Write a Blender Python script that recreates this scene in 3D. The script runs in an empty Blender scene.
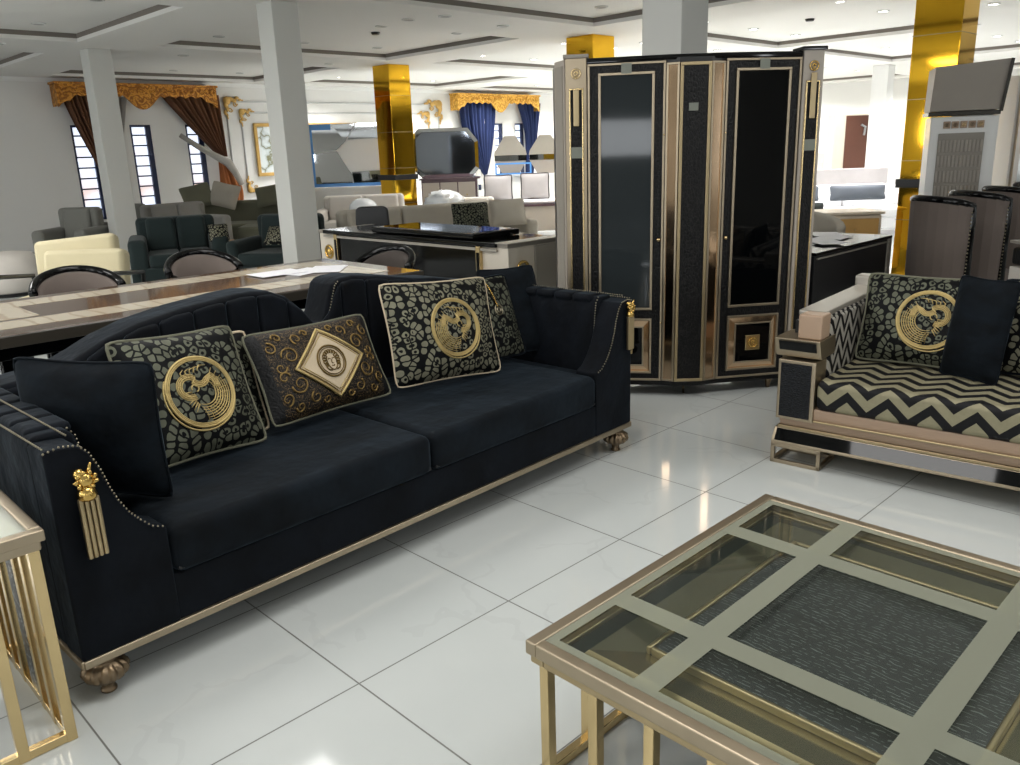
import bpy, bmesh, math, random
from mathutils import Vector, Matrix
random.seed(7)
PI=math.pi
scn=bpy.context.scene
COL=scn.collection
# ------------------------------------------------------------------ materials
def nt(name):
    m=bpy.data.materials.new(name); m.use_nodes=True
    n=m.node_tree; b=n.nodes['Principled BSDF']; return m,n,b
def lin(c):
    return tuple(((x/255)/12.92 if x/255<=.04045 else ((x/255+.055)/1.055)**2.4) for x in c)+(1,)
def setp(b,col=None,rough=.5,metal=0,spec=.5,sheen=0,coat=0,trans=0,emit=None,es=1,ior=None,sheent=None):
    if col is not None: b.inputs['Base Color'].default_value=col if len(col)==4 else tuple(col)+(1,)
    b.inputs['Roughness'].default_value=rough; b.inputs['Metallic'].default_value=metal
    b.inputs['Specular IOR Level'].default_value=spec; b.inputs['Sheen Weight'].default_value=sheen
    if sheent: b.inputs['Sheen Tint'].default_value=sheent
    b.inputs['Coat Weight'].default_value=coat; b.inputs['Transmission Weight'].default_value=trans
    if ior: b.inputs['IOR'].default_value=ior
    if emit is not None:
        b.inputs['Emission Color'].default_value=emit; b.inputs['Emission Strength'].default_value=es
def N(n,t,**k):
    x=n.nodes.new(t)
    for a,v in k.items(): setattr(x,a,v)
    return x
def mth(n,op,a,b=None,c=None):
    x=n.nodes.new('ShaderNodeMath'); x.operation=op
    for i,v in enumerate((a,b,c)):
        if v is None: continue
        if isinstance(v,(int,float)): x.inputs[i].default_value=v
        else: n.links.new(v,x.inputs[i])
    return x.outputs[0]
def coords(n): return N(n,'ShaderNodeTexCoord').outputs['Object']
def xyz(n,vec=None):
    s=N(n,'ShaderNodeSeparateXYZ'); n.links.new(vec or coords(n),s.inputs[0]); return s.outputs
def mapping(n,vec,sc=(1,1,1),loc=(0,0,0),rot=(0,0,0)):
    m=N(n,'ShaderNodeMapping'); n.links.new(vec,m.inputs[0]); m.inputs['Scale'].default_value=sc; m.inputs['Location'].default_value=loc; m.inputs['Rotation'].default_value=rot
    return m.outputs[0]
def mixc(n,f,a,b):
    x=N(n,'ShaderNodeMix',data_type='RGBA')
    if isinstance(f,(int,float)): x.inputs[0].default_value=f
    else: n.links.new(f,x.inputs[0])
    for i,v in ((6,a),(7,b)):
        if isinstance(v,tuple): x.inputs[i].default_value=v
        else: n.links.new(v,x.inputs[i])
    return x.outputs[2]
def noise(n,vec,sc=5,det=2,rough=.5):
    x=N(n,'ShaderNodeTexNoise'); n.links.new(vec,x.inputs['Vector']); x.inputs['Scale'].default_value=sc; x.inputs['Detail'].default_value=det; x.inputs['Roughness'].default_value=rough
    return x.outputs
def ramp(n,f,stops):
    r=N(n,'ShaderNodeValToRGB'); n.links.new(f,r.inputs[0]); e=r.color_ramp.elements
    while len(e)<len(stops): e.new(.5)
    for i,(p,c) in enumerate(stops): e[i].position=p; e[i].color=c
    return r.outputs[0]
def bump(n,b,h,st=.3,d=.01):
    x=N(n,'ShaderNodeBump'); x.inputs['Strength'].default_value=st; x.inputs['Distance'].default_value=d
    n.links.new(h,x.inputs['Height']); n.links.new(x.outputs[0],b.inputs['Normal'])
def plain(name,rgb,rough=.5,metal=0,var=.08,vs=6,**k):
    """a base colour with gentle procedural mottling"""
    m,n,b=nt(name); c=lin(rgb); setp(b,c,rough,metal,**k)
    nz=noise(n,coords(n),vs,3)
    n.links.new(mixc(n,nz[0],tuple(x*(1-var) for x in c[:3])+(1,),tuple(min(1,x*(1+var)) for x in c[:3])+(1,)),b.inputs['Base Color'])
    return m
def velvet(name,rgb,rough=.85,sheen=.35,tint=(.35,.5,.65,1),sc=5,amp=1.5):
    m,n,b=nt(name); c=lin(rgb); setp(b,c,rough,sheen=sheen,sheent=tint,spec=.15)
    b.inputs['Sheen Roughness'].default_value=.35
    nz=noise(n,mapping(n,coords(n),(1,2.2,1)),sc,4,.6)
    n.links.new(ramp(n,nz[0],[(.35,tuple(x*.55 for x in c[:3])+(1,)),(.7,tuple(x*amp for x in c[:3])+(1,))]),b.inputs['Base Color'])
    bump(n,b,noise(n,coords(n),7,3)[0],.5,.03)
    return m
def fabric(name,rgb,rough=.9,var=.12,sc=120):
    m,n,b=nt(name); c=lin(rgb); setp(b,c,rough,spec=.2,sheen=.1)
    nz=noise(n,coords(n),4,3); 
    n.links.new(mixc(n,nz[0],tuple(x*(1-var) for x in c[:3])+(1,),tuple(min(1,x*(1+var)) for x in c[:3])+(1,)),b.inputs['Base Color'])
    bump(n,b,noise(n,coords(n),sc,1)[0],.2,.003); return m
def metal(name,rgb,rough=.3,var=.1):
    return plain(name,rgb,rough,1,var,12)
def croc(name,base=(10,12,16),line=(120,128,138),sc=42,stretch=(1,1.7,1.7),edge=.1,rough=.3,spec=.5):
    m,n,b=nt(name); setp(b,lin(base),rough,spec=spec)
    v=N(n,'ShaderNodeTexVoronoi',feature='DISTANCE_TO_EDGE'); n.links.new(mapping(n,coords(n),stretch),v.inputs['Vector']); v.inputs['Scale'].default_value=sc; v.inputs['Randomness'].default_value=.75
    n3=noise(n,coords(n),90,1)
    f=mth(n,'MULTIPLY',mth(n,'LESS_THAN',v.outputs[0],edge),mth(n,'GREATER_THAN',n3[0],.46))
    n.links.new(mixc(n,f,lin(base),lin(line)),b.inputs['Base Color'])
    bump(n,b,v.outputs[0],.5,.01); return m
def leopard(name,spot=(98,100,86),base=(4,5,6),sc=31):
    m,n,b=nt(name); setp(b,lin(base),.6,spec=.15,sheen=.0)
    co=coords(n); d=noise(n,co,14,2)
    va=N(n,'ShaderNodeVectorMath',operation='MULTIPLY_ADD'); n.links.new(d[1],va.inputs[0]); va.inputs[1].default_value=(.03,.03,0); n.links.new(mapping(n,co,(1,1,0)),va.inputs[2])
    ve=N(n,'ShaderNodeTexVoronoi',feature='DISTANCE_TO_EDGE',voronoi_dimensions='2D'); n.links.new(va.outputs[0],ve.inputs['Vector']); ve.inputs['Scale'].default_value=sc
    vf=N(n,'ShaderNodeTexVoronoi',feature='F1',voronoi_dimensions='2D'); n.links.new(va.outputs[0],vf.inputs['Vector']); vf.inputs['Scale'].default_value=sc
    body=mth(n,'MULTIPLY',mth(n,'GREATER_THAN',ve.outputs[0],.10),mth(n,'LESS_THAN',vf.outputs['Distance'],.47))
    hole=mth(n,'MULTIPLY',mth(n,'LESS_THAN',vf.outputs['Distance'],.2),mth(n,'GREATER_THAN',noise(n,co,9,0)[0],.56))
    f=mth(n,'MULTIPLY',body,mth(n,'SUBTRACT',1,hole))
    g=mixc(n,noise(n,co,22,2)[0],tuple(x*.55 for x in lin(spot)[:3])+(1,),tuple(x*1.35 for x in lin(spot)[:3])+(1,))
    n.links.new(mixc(n,f,lin(base),g),b.inputs['Base Color'])
    n.links.new(mth(n,'MULTIPLY',f,.35),b.inputs['Metallic']); bump(n,b,f,.25,.004)
    return m
def baroque(name):
    m,n,b=nt(name); setp(b,lin((8,8,10)),.6,spec=.3)
    x,y,z=xyz(n); ax=mth(n,'ABSOLUTE',x)
    cb=N(n,'ShaderNodeCombineXYZ'); n.links.new(ax,cb.inputs[0]); n.links.new(y,cb.inputs[1])
    w=N(n,'ShaderNodeTexWave',wave_type='RINGS',rings_direction='SPHERICAL'); n.links.new(mapping(n,cb.outputs[0],(1,1,1),(-.13,.02,0)),w.inputs[0])
    w.inputs['Scale'].default_value=11; w.inputs['Distortion'].default_value=11; w.inputs['Detail'].default_value=3; w.inputs['Detail Scale'].default_value=3.5
    v=N(n,'ShaderNodeTexVoronoi',feature='DISTANCE_TO_EDGE',voronoi_dimensions='2D'); n.links.new(cb.outputs[0],v.inputs['Vector']); v.inputs['Scale'].default_value=22
    a=mth(n,'GREATER_THAN',w.outputs[1],.5); a2=mth(n,'LESS_THAN',mth(n,'ABSOLUTE',mth(n,'SUBTRACT',w.outputs[1],.5)),.15)
    blk=mth(n,'GREATER_THAN',ax,.245)
    col=mixc(n,a,lin((9,8,9)),lin((16,13,11))); col=mixc(n,a2,col,lin((98,80,52)))
    wf=mth(n,'SUBTRACT',1,mth(n,'MULTIPLY',blk,1)); 
    n.links.new(mixc(n,wf,lin((8,9,11)),col),b.inputs['Base Color']); bump(n,b,w.outputs[1],.3,.004); return m
def chevron(name,s,t1,t2=None,period=.167,amp=.078,band=.098,gold=(168,160,128),blk=(12,12,15),sgn=1):
    """zigzag stripes; s, t1, t2: axis numbers of the object's own coordinates"""
    m,n,b=nt(name); setp(b,lin(blk),.6,spec=.25)
    o=xyz(n); t=o[t1]
    if t2 is not None: t=mth(n,'ADD',o[t2],t)
    tri=mth(n,'PINGPONG',mth(n,'ADD',o[s],10*period),period/2)
    v=mth(n,'ADD',t,mth(n,'MULTIPLY',tri,2*amp/period*sgn))
    fr=mth(n,'FRACT',mth(n,'DIVIDE',mth(n,'ADD',v,10),band))
    g=mth(n,'LESS_THAN',fr,.52)
    gc=mixc(n,noise(n,coords(n),60,2)[0],tuple(x*.8 for x in lin(gold)[:3])+(1,),lin(gold))
    n.links.new(mixc(n,g,lin(blk),gc),b.inputs['Base Color']); n.links.new(mth(n,'MULTIPLY',g,.3),b.inputs['Metallic'])
    return m
M={}
def floor_mat():
    m,n,b=nt('porcelain_tile'); setp(b,lin((215,219,218)),.07,spec=.55)
    o=xyz(n)
    def line(c,off):
        f=mth(n,'FRACT',mth(n,'DIVIDE',mth(n,'ADD',c,12-off),.6)); d=mth(n,'MINIMUM',f,mth(n,'SUBTRACT',1,f)); return mth(n,'LESS_THAN',d,.0042)
    g=mth(n,'MAXIMUM',line(o[0],1.088),line(o[1],1.774))
    co=coords(n); d=noise(n,co,1.3,4,.6)
    va=N(n,'ShaderNodeVectorMath',operation='MULTIPLY_ADD'); n.links.new(d[1],va.inputs[0]); va.inputs[1].default_value=(.9,.9,0); n.links.new(co,va.inputs[2])
    v=N(n,'ShaderNodeTexVoronoi',feature='DISTANCE_TO_EDGE'); n.links.new(va.outputs[0],v.inputs['Vector']); v.inputs['Scale'].default_value=2.1
    vein=mth(n,'MULTIPLY',mth(n,'LESS_THAN',v.outputs[0],.016),mth(n,'GREATER_THAN',noise(n,co,2.2,1)[0],.5))
    soft=mixc(n,noise(n,co,1.7,4)[0],lin((190,195,193)),lin((204,207,205)))
    c=mixc(n,mth(n,'MULTIPLY',vein,.14),soft,lin((170,172,172)))
    n.links.new(mixc(n,g,c,lin((112,112,108))),b.inputs['Base Color'])
    n.links.new(mth(n,'ADD',mth(n,'MULTIPLY',g,.5),.07),b.inputs['Roughness']); return m
def glass_mat(name,tint=(225,235,225),alpha=.16,rough=.02,film=None):
    """sheet glass: transparent with a reflecting, faintly tinted film"""
    m,n,b=nt(name); n.nodes.remove(b); out=n.nodes['Material Output']
    tr=N(n,'ShaderNodeBsdfTransparent'); tr.inputs[0].default_value=lin(tint)
    gl=N(n,'ShaderNodeBsdfGlossy'); gl.inputs['Roughness'].default_value=rough
    fr=N(n,'ShaderNodeLayerWeight'); fr.inputs[0].default_value=.5
    fres=mth(n,'ADD',.05,mth(n,'MULTIPLY',mth(n,'POWER',fr.outputs['Facing'],4.0),.9))
    mx=N(n,'ShaderNodeMixShader'); n.links.new(fres,mx.inputs[0]); n.links.new(tr.outputs[0],mx.inputs[1]); n.links.new(gl.outputs[0],mx.inputs[2])
    di=N(n,'ShaderNodeBsdfDiffuse'); di.inputs[0].default_value=lin(film or tint)
    m2=N(n,'ShaderNodeMixShader'); m2.inputs[0].default_value=alpha; n.links.new(mx.outputs[0],m2.inputs[1]); n.links.new(di.outputs[0],m2.inputs[2])
    n.links.new(m2.outputs[0],out.inputs[0]); return m
def marble_mat(name,rgb,vein,rough=.08,sc=3):
    m,n,b=nt(name); setp(b,lin(rgb),rough,spec=.6)
    w=N(n,'ShaderNodeTexWave'); n.links.new(mapping(n,coords(n),(1,.4,1)),w.inputs[0]); w.inputs['Scale'].default_value=sc; w.inputs['Distortion'].default_value=9; w.inputs['Detail'].default_value=4
    n.links.new(ramp(n,w.outputs[1],[(0,lin(vein)),(.12,lin(rgb)),(1,lin(rgb))]),b.inputs['Base Color']); return m
def outdoor_mat():
    m,n,b=nt('daylit_pane'); o=xyz(n); nz=noise(n,coords(n),1.6,3)
    c=ramp(n,nz[0],[(.35,lin((215,190,182))),(.5,lin((228,236,250))),(.7,lin((190,205,235)))])
    n.links.new(c,b.inputs['Base Color']); n.links.new(c,b.inputs['Emission Color']); b.inputs['Emission Strength'].default_value=1.25; b.inputs['Roughness'].default_value=.2; return m
def art_mat():
    m,n,b=nt('marbled_art'); co=coords(n); d=noise(n,co,1.6,4)
    va=N(n,'ShaderNodeVectorMath',operation='MULTIPLY_ADD'); n.links.new(d[1],va.inputs[0]); va.inputs[1].default_value=(1.2,1.2,1.2); n.links.new(co,va.inputs[2])
    v=N(n,'ShaderNodeTexVoronoi',feature='DISTANCE_TO_EDGE'); n.links.new(va.outputs[0],v.inputs['Vector']); v.inputs['Scale'].default_value=2.4
    c=ramp(n,v.outputs[0],[(0,lin((120,118,80))),(.06,lin((190,200,200))),(.2,lin((225,232,235)))]); n.links.new(c,b.inputs['Base Color']); b.inputs['Roughness'].default_value=.3; return m
M['floor']=floor_mat()
M['ceiling']=plain('ceiling_paint',(224,222,218),.8,0,.02,.7)
M['ceil_gap_shade']=plain('cove_gap_painted_shade',(120,113,106),.8,0,.05)  # dark tone paints the shade of a cove gap onto the tray sides
M['wall']=plain('wall_paint',(226,225,222),.7,0,.02,.6)
M['wall_beige']=plain('wall_paint_beige',(176,172,164),.7,0,.03,.6)
M['white']=plain('white_lacquer',(232,232,230),.3,0,.02)
M['colwhite']=plain('column_paint',(205,205,200),.6,0,.02,1)
M['velvet']=velvet('navy_velvet',(10,14,20),sheen=.12)
M['velvet_seat']=velvet('navy_velvet_seat',(10,15,20),sheen=.16,sc=4,amp=2.4)
M['velvet_blk']=velvet('black_velvet_cushion',(7,12,17),sheen=.12,sc=7,amp=2.0)
M['champ']=metal('champagne_metal',(172,158,136),.42)
M['bronze']=metal('antique_bronze',(124,108,88),.42,.25)
M['brass']=metal('pale_brass',(214,190,142),.26)
M['brassd']=metal('brushed_brass',(176,158,124),.38)
M['gold']=metal('bright_gold',(206,172,100),.22)
M['nail']=metal('silver_nailhead',(150,142,122),.35)
M['goldmir']=metal('gold_mirror',(244,190,52),.06,.04)
M['bronzemir']=metal('bronze_mirror',(214,184,152),.1,.05)
M['mirror']=metal('mirror_glass',(205,208,212),.03,.01)
M['darkmir']=metal('smoked_mirror',(168,176,188),.05,.02)
def croc_rows(name,base,line):
    m,n,b=nt(name); setp(b,lin(base),.38,spec=.35); co=coords(n); o=xyz(n)
    row=mth(n,'ADD',mth(n,'DIVIDE',o[0],.0115),mth(n,'MULTIPLY',noise(n,mapping(n,co,(1,.5,1)),34,2)[0],2.2))
    fr=mth(n,'FRACT',mth(n,'ADD',row,40)); glint=mth(n,'LESS_THAN',fr,.2)
    f=mth(n,'MULTIPLY',glint,mth(n,'GREATER_THAN',noise(n,mapping(n,co,(1.4,.6,1)),95,1)[0],.5))  # pale dashes paint a highlight on top of each scale
    tone=mixc(n,noise(n,co,9,3)[0],tuple(x*.6 for x in lin(base)[:3])+(1,),tuple(x*1.3 for x in lin(base)[:3])+(1,))
    n.links.new(mixc(n,f,tone,lin(line)),b.inputs['Base Color']); bump(n,b,fr,.3,.003); return m
M['croc']=croc_rows('croc_leather',(40,44,48),(128,134,136))
M['crocd']=croc('croc_leather_dark',(4,4,5),(30,29,28),44,(1.6,1,.9),.07,.42,.25)
M['crocv']=croc('croc_leather_panel',(9,11,14),(30,34,40),70,(1,1,1.4),.06,.45,.25)
M['leo']=leopard('leopard_brocade')
M['leog']=leopard('leopard_brocade_bright',(126,124,106))
M['baroque']=baroque('baroque_print')
M['beigefab']=fabric('beige_cushion_back',(196,180,154))
M['embroid']=metal('gold_embroidery',(196,176,124),.6,.2)
M['embroid2']=metal('antique_scroll_thread',(142,118,74),.5,.3)
M['embroidd']=metal('dark_gold_embroidery',(118,98,58),.55,.3)
M['blk']=plain('black_gloss',(6,6,7),.08,0,.05,spec=.3)
M['blkglass']=plain('black_glass',(4,5,6),.04,0,.05,spec=.25)
M['glass_reflect']=plain('grey_reflection_glass',(42,47,49),.05,0,.05,spec=.18)  # grey base paints the left door's pale reflection into the glass colour
M['blkm']=plain('black_satin',(16,16,18),.35,0,.1)
M['glass']=glass_mat('table_glass',(226,231,224),.05,.03,(150,156,146))
M['frost']=glass_mat('etched_glass',(200,206,190),.52,.2,(166,168,150))
M['deep']=plain('green_black_panel',(16,28,26),.3,spec=.2)
M['goldbev']=metal('antique_gold_mirror',(186,178,152),.22,.12)
M['rose']=plain('rose_beige_lacquer',(166,141,119),.35,0,.05)
M['slv']=plain('silver_edge',(176,170,160),.3,.6)
M['chev']=chevron('chevron_seat',0,2,1,gold=(150,144,118))
M['chevarm']=chevron('chevron_arm',1,2,None,.125,.09,.085,(172,168,158))
M['cream']=plain('cream_lacquer',(214,205,190),.3,0,.04)
M['greige']=plain('greige_lacquer',(140,134,124),.35,0,.05)
M['taupe']=plain('taupe_veneer',(160,152,142),.4,0,.05)
M['dtwood']=plain('dark_table_veneer',(96,82,72),.06,0,.15,3,spec=.7)
M['dtcream']=marble_mat('cream_marble_inlay',(196,186,166),(176,160,138))
M['dtedge']=plain('dark_table_edge',(58,54,48),.15)
M['chairfab']=fabric('taupe_seat_fabric',(108,98,92))
M['chairdark']=fabric('dark_taupe_fabric',(70,64,60))
M['creamfab']=fabric('cream_upholstery',(198,188,156))
M['greyfab']=fabric('grey_upholstery',(122,122,116))
M['greyfab2']=fabric('light_grey_upholstery',(140,138,134))
M['olive']=fabric('olive_grey_upholstery',(104,104,88))
M['dgreen']=fabric('dark_green_velvet',(36,46,46))
M['greigefab']=fabric('greige_upholstery',(168,162,150))
M['palefab']=fabric('pale_upholstery',(206,200,192))
M['whitefab']=fabric('white_bedding',(238,238,240),var=.03)
M['silverfab']=fabric('silver_cushion',(176,172,172))
M['darktrim']=fabric('charcoal_trim',(70,66,68))
M['bluegrey']=fabric('blue_grey_cushion',(110,116,126))
M['brown']=fabric('brown_curtain',(112,76,54),var=.2)
M['copper']=fabric('copper_curtain_tail',(168,104,62),var=.3)
M['blue']=fabric('royal_blue_curtain',(34,46,84),var=.2)
M['sheer']=fabric('sheer_white_curtain',(214,212,206))
M['sheerg']=fabric('grey_sheer_tieback',(160,156,150))
def pelmet_mat(name,a,b_):
    m,n,b=nt(name); setp(b,lin(a),.45,.35)
    w=N(n,'ShaderNodeTexWave',wave_type='RINGS'); n.links.new(coords(n),w.inputs[0]); w.inputs['Scale'].default_value=1.8; w.inputs['Distortion'].default_value=14; w.inputs['Detail'].default_value=3; w.inputs['Detail Scale'].default_value=4
    n.links.new(mixc(n,w.outputs[1],lin(a),lin(b_)),b.inputs['Base Color']); bump(n,b,w.outputs[1],.5,.02); return m
M['pelm']=pelmet_mat('carved_amber_pelmet',(150,92,30),(218,154,62))
M['pelm2']=pelmet_mat('carved_gold_pelmet',(200,142,46),(240,190,88))
M['navybar']=plain('navy_window_bar',(30,42,78),.4)
M['pane']=outdoor_mat()
M['art']=art_mat()
M['orn']=plain('gilded_stucco',(196,158,88),.4,.3,.2)
M['mould']=plain('moulding_paint',(196,196,196),.6)
M['bluetape']=plain('blue_protective_tape',(86,150,222),.4)
M['tape']=plain('grey_green_tape',(118,122,112),.5)
M['woodbrown']=plain('brown_wardrobe',(92,58,46),.4,0,.1)
M['tanwood']=plain('tan_drawer_front',(204,160,92),.4,0,.1)
M['ivory']=plain('ivory_lacquer',(216,204,186),.3,0,.04)
M['purple']=plain('plum_brown_top',(84,66,72),.2)
M['steel']=metal('stair_steel',(170,172,176),.3)
M['frostglass']=plain('pale_vitrine_glass',(206,214,212),.08,0,.06,spec=.7)
M['plastic']=plain('plastic_wrap',(236,240,244),.15,0,.04,spec=.8)
M['paper']=plain('paper_white',(236,236,240),.5,0,.04)
M['ltrim']=plain('light_trim_ring',(200,200,198),.4)
def emis(name,c,s):
    m,n,b=nt(name); setp(b,lin(c),.4,emit=lin(c),es=s); return m
M['lamp_on']=emis('lit_diffuser',(255,252,245),9)
M['lamp_off']=plain('unlit_diffuser',(150,148,144),.4)
# ------------------------------------------------------------------ mesh helpers
class MB:
    def __init__(s): s.v=[]; s.f=[]; s.mi=[]
    def add(s,vs,fs,mi=0):
        o=len(s.v); s.v+= [tuple(v) for v in vs]; s.f+=[tuple(i+o for i in f) for f in fs]; s.mi+=[mi]*len(fs); return s
    def box(s,x0,x1,y0,y1,z0,z1,mi=0):
        vs=[(x,y,z) for z in (z0,z1) for y in (y0,y1) for x in (x0,x1)]
        return s.add(vs,[(0,2,3,1),(4,5,7,6),(0,1,5,4),(2,6,7,3),(0,4,6,2),(1,3,7,5)],mi)
    def prism(s,poly,a0,a1,axis='z',mi=0):
        """polygon extruded along an axis: poly in (x,y) for z, (x,z) for y, (y,z) for x"""
        def P(p,a): return {'z':(p[0],p[1],a),'y':(p[0],a,p[1]),'x':(a,p[0],p[1])}[axis]
        n=len(poly); vs=[P(p,a0) for p in poly]+[P(p,a1) for p in poly]
        fs=[tuple(range(n))[::-1],tuple(range(n,2*n))]+[(i,(i+1)%n,n+(i+1)%n,n+i) for i in range(n)]
        return s.add(vs,fs,mi)
    def beam(s,p,q,w,h,up=(0,0,1),mi=0):
        p,q=Vector(p),Vector(q); d=(q-p).normalized(); u=Vector(up)
        if abs(d.dot(u))>.95: u=Vector((1,0,0))
        r=d.cross(u).normalized()*w/2; u=r.cross(d).normalized()*h/2
        vs=[a+i*r+j*u for a in (p,q) for i,j in ((-1,-1),(1,-1),(1,1),(-1,1))]
        return s.add(vs,[(0,3,2,1),(4,5,6,7),(0,1,5,4),(1,2,6,5),(2,3,7,6),(3,0,4,7)],mi)
    def tube(s,path,r,n=8,mi=0,closed=False,flat=1.0,nrm=None):
        P=[Vector(p) for p in path]; m=len(P); rs=r if isinstance(r,(list,tuple)) else [r]*m
        vs=[]; prev=None
        for i,p in enumerate(P):
            d=(P[(i+1)%m]-P[i-1]) if closed else (P[min(i+1,m-1)]-P[max(i-1,0)])
            d=d.normalized() if d.length>1e-9 else Vector((0,0,1))
            if nrm is not None: a=Vector(nrm)
            else: a=prev if prev is not None else (Vector((0,0,1)) if abs(d.z)<.9 else Vector((1,0,0)))
            b=d.cross(a); b=b.normalized() if b.length>1e-6 else Vector((1,0,0)); a=b.cross(d).normalized(); prev=a
            for k in range(n):
                t=2*PI*k/n; vs.append(p+rs[i]*(math.cos(t)*b+math.sin(t)*a*flat))
        fs=[]
        for i in range(m if closed else m-1):
            j=(i+1)%m
            for k in range(n): fs.append((i*n+k,i*n+(k+1)%n,j*n+(k+1)%n,j*n+k))
        if not closed: fs+=[tuple(range(n))[::-1],tuple(range((m-1)*n,m*n))]
        return s.add(vs,fs,mi)
    def lathe(s,prof,cx=0,cy=0,n=24,ribs=0,ra=0,mi=0,caps=True):
        vs=[]
        for i,(r,z) in enumerate(prof):
            for k in range(n):
                t=2*PI*k/n; rr=r*(1+ (ra*abs(math.sin(ribs*t/2))-ra*.6 if ribs and .4<i/len(prof)<.8 else 0))
                vs.append((cx+rr*math.cos(t),cy+rr*math.sin(t),z))
        fs=[]
        for i in range(len(prof)-1):
            for k in range(n): fs.append((i*n+k,i*n+(k+1)%n,(i+1)*n+(k+1)%n,(i+1)*n+k))
        if caps: fs+=[tuple(range(n))[::-1],tuple(range((len(prof)-1)*n,len(prof)*n))]
        return s.add(vs,fs,mi)
    def ball(s,c,r,n=6,m=4,mi=0,sc=(1,1,1)):
        vs=[(c[0],c[1],c[2]-r*sc[2])]
        for i in range(1,m):
            a=-PI/2+PI*i/m
            for k in range(n): vs.append((c[0]+r*sc[0]*math.cos(a)*math.cos(2*PI*k/n),c[1]+r*sc[1]*math.cos(a)*math.sin(2*PI*k/n),c[2]+r*sc[2]*math.sin(a)))
        vs.append((c[0],c[1],c[2]+r*sc[2])); L=len(vs)-1; fs=[]
        for k in range(n): fs.append((0,1+(k+1)%n,1+k))
        for i in range(m-2):
            for k in range(n): fs.append((1+i*n+k,1+i*n+(k+1)%n,1+(i+1)*n+(k+1)%n,1+(i+1)*n+k))
        for k in range(n): fs.append((L,1+(m-2)*n+k,1+(m-2)*n+(k+1)%n))
        return s.add(vs,fs,mi)
    def frame(s,x0,x1,z0,z1,w,y0,y1,mi=0):
        """rectangular border in the xz plane"""
        s.box(x0,x1,y0,y1,z0,z0+w,mi); s.box(x0,x1,y0,y1,z1-w,z1,mi); s.box(x0,x0+w,y0,y1,z0+w,z1-w,mi); s.box(x1-w,x1,y0,y1,z0+w,z1-w,mi); return s
    def xf(s,mat):
        s.v=[tuple(mat@Vector(v)) for v in s.v]; return s
    def build(s,name,mats,parent=None,bevel=0,seg=2,smooth=False,sub=0,loc=None):
        me=bpy.data.meshes.new(name); me.from_pydata(s.v,[],s.f); 
        for m in (mats if isinstance(mats,(list,tuple)) else [mats]): me.materials.append(M[m] if isinstance(m,str) else m)
        me.polygons.foreach_set('material_index',s.mi)
        bm=bmesh.new(); bm.from_mesh(me); bmesh.ops.recalc_face_normals(bm,faces=bm.faces); bm.to_mesh(me); bm.free()
        if smooth or bevel: me.polygons.foreach_set('use_smooth',[True]*len(me.polygons))
        o=bpy.data.objects.new(name,me); COL.objects.link(o)
        if parent: o.parent=parent
        if loc: o.location=loc
        if bevel:
            b=o.modifiers.new('bevel','BEVEL'); b.width=bevel; b.segments=seg; b.limit_method='ANGLE'; b.angle_limit=math.radians(35); b.harden_normals=False
        if sub:
            b=o.modifiers.new('sub','SUBSURF'); b.levels=sub; b.render_levels=sub
        if bevel or (smooth and not sub):
            w=o.modifiers.new('wn','WEIGHTED_NORMAL') if bevel else None
        return o
def tag(o,label,cat,group=None,kind=None):
    if label: o['label']=label
    if cat: o['category']=cat
    if group: o['group']=group
    if kind: o['kind']=kind
    return o
def thing(name,label,cat,loc=(0,0,0),rz=0,group=None):
    o=bpy.data.objects.new(name,None); COL.objects.link(o); o.empty_display_size=.1
    o.location=loc; o.rotation_euler=(0,0,rz); return tag(o,label,cat,group)
def struct(o): o['kind']='structure'; return o
def dup(root,loc,rz,label=None,group=None):
    kids=[(c,[g for g in c.children]) for c in root.children]
    r=root.copy(); COL.objects.link(r); r.location=loc; r.rotation_euler=(0,0,rz)
    if label: r['label']=label
    if group: r['group']=group
    for c,gs in kids:
        d=c.copy(); COL.objects.link(d); d.parent=r
        for g in gs: e=g.copy(); COL.objects.link(e); e.parent=d
    return r
def B(x0,x1,y0,y1,z0,z1): return MB().box(x0,x1,y0,y1,z0,z1)
RZ=math.radians(-44.8)       # direction square to the line of sight, used by things turned towards the aisle
# ------------------------------------------------------------------ room shell
UMAX,VMAX=23.3,16.3; UMIN,VMIN=-7,-7; HC=2.9
struct(B(UMIN,UMAX+.2,VMIN,VMAX+.2,-.1,0).build('floor','floor'))
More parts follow.
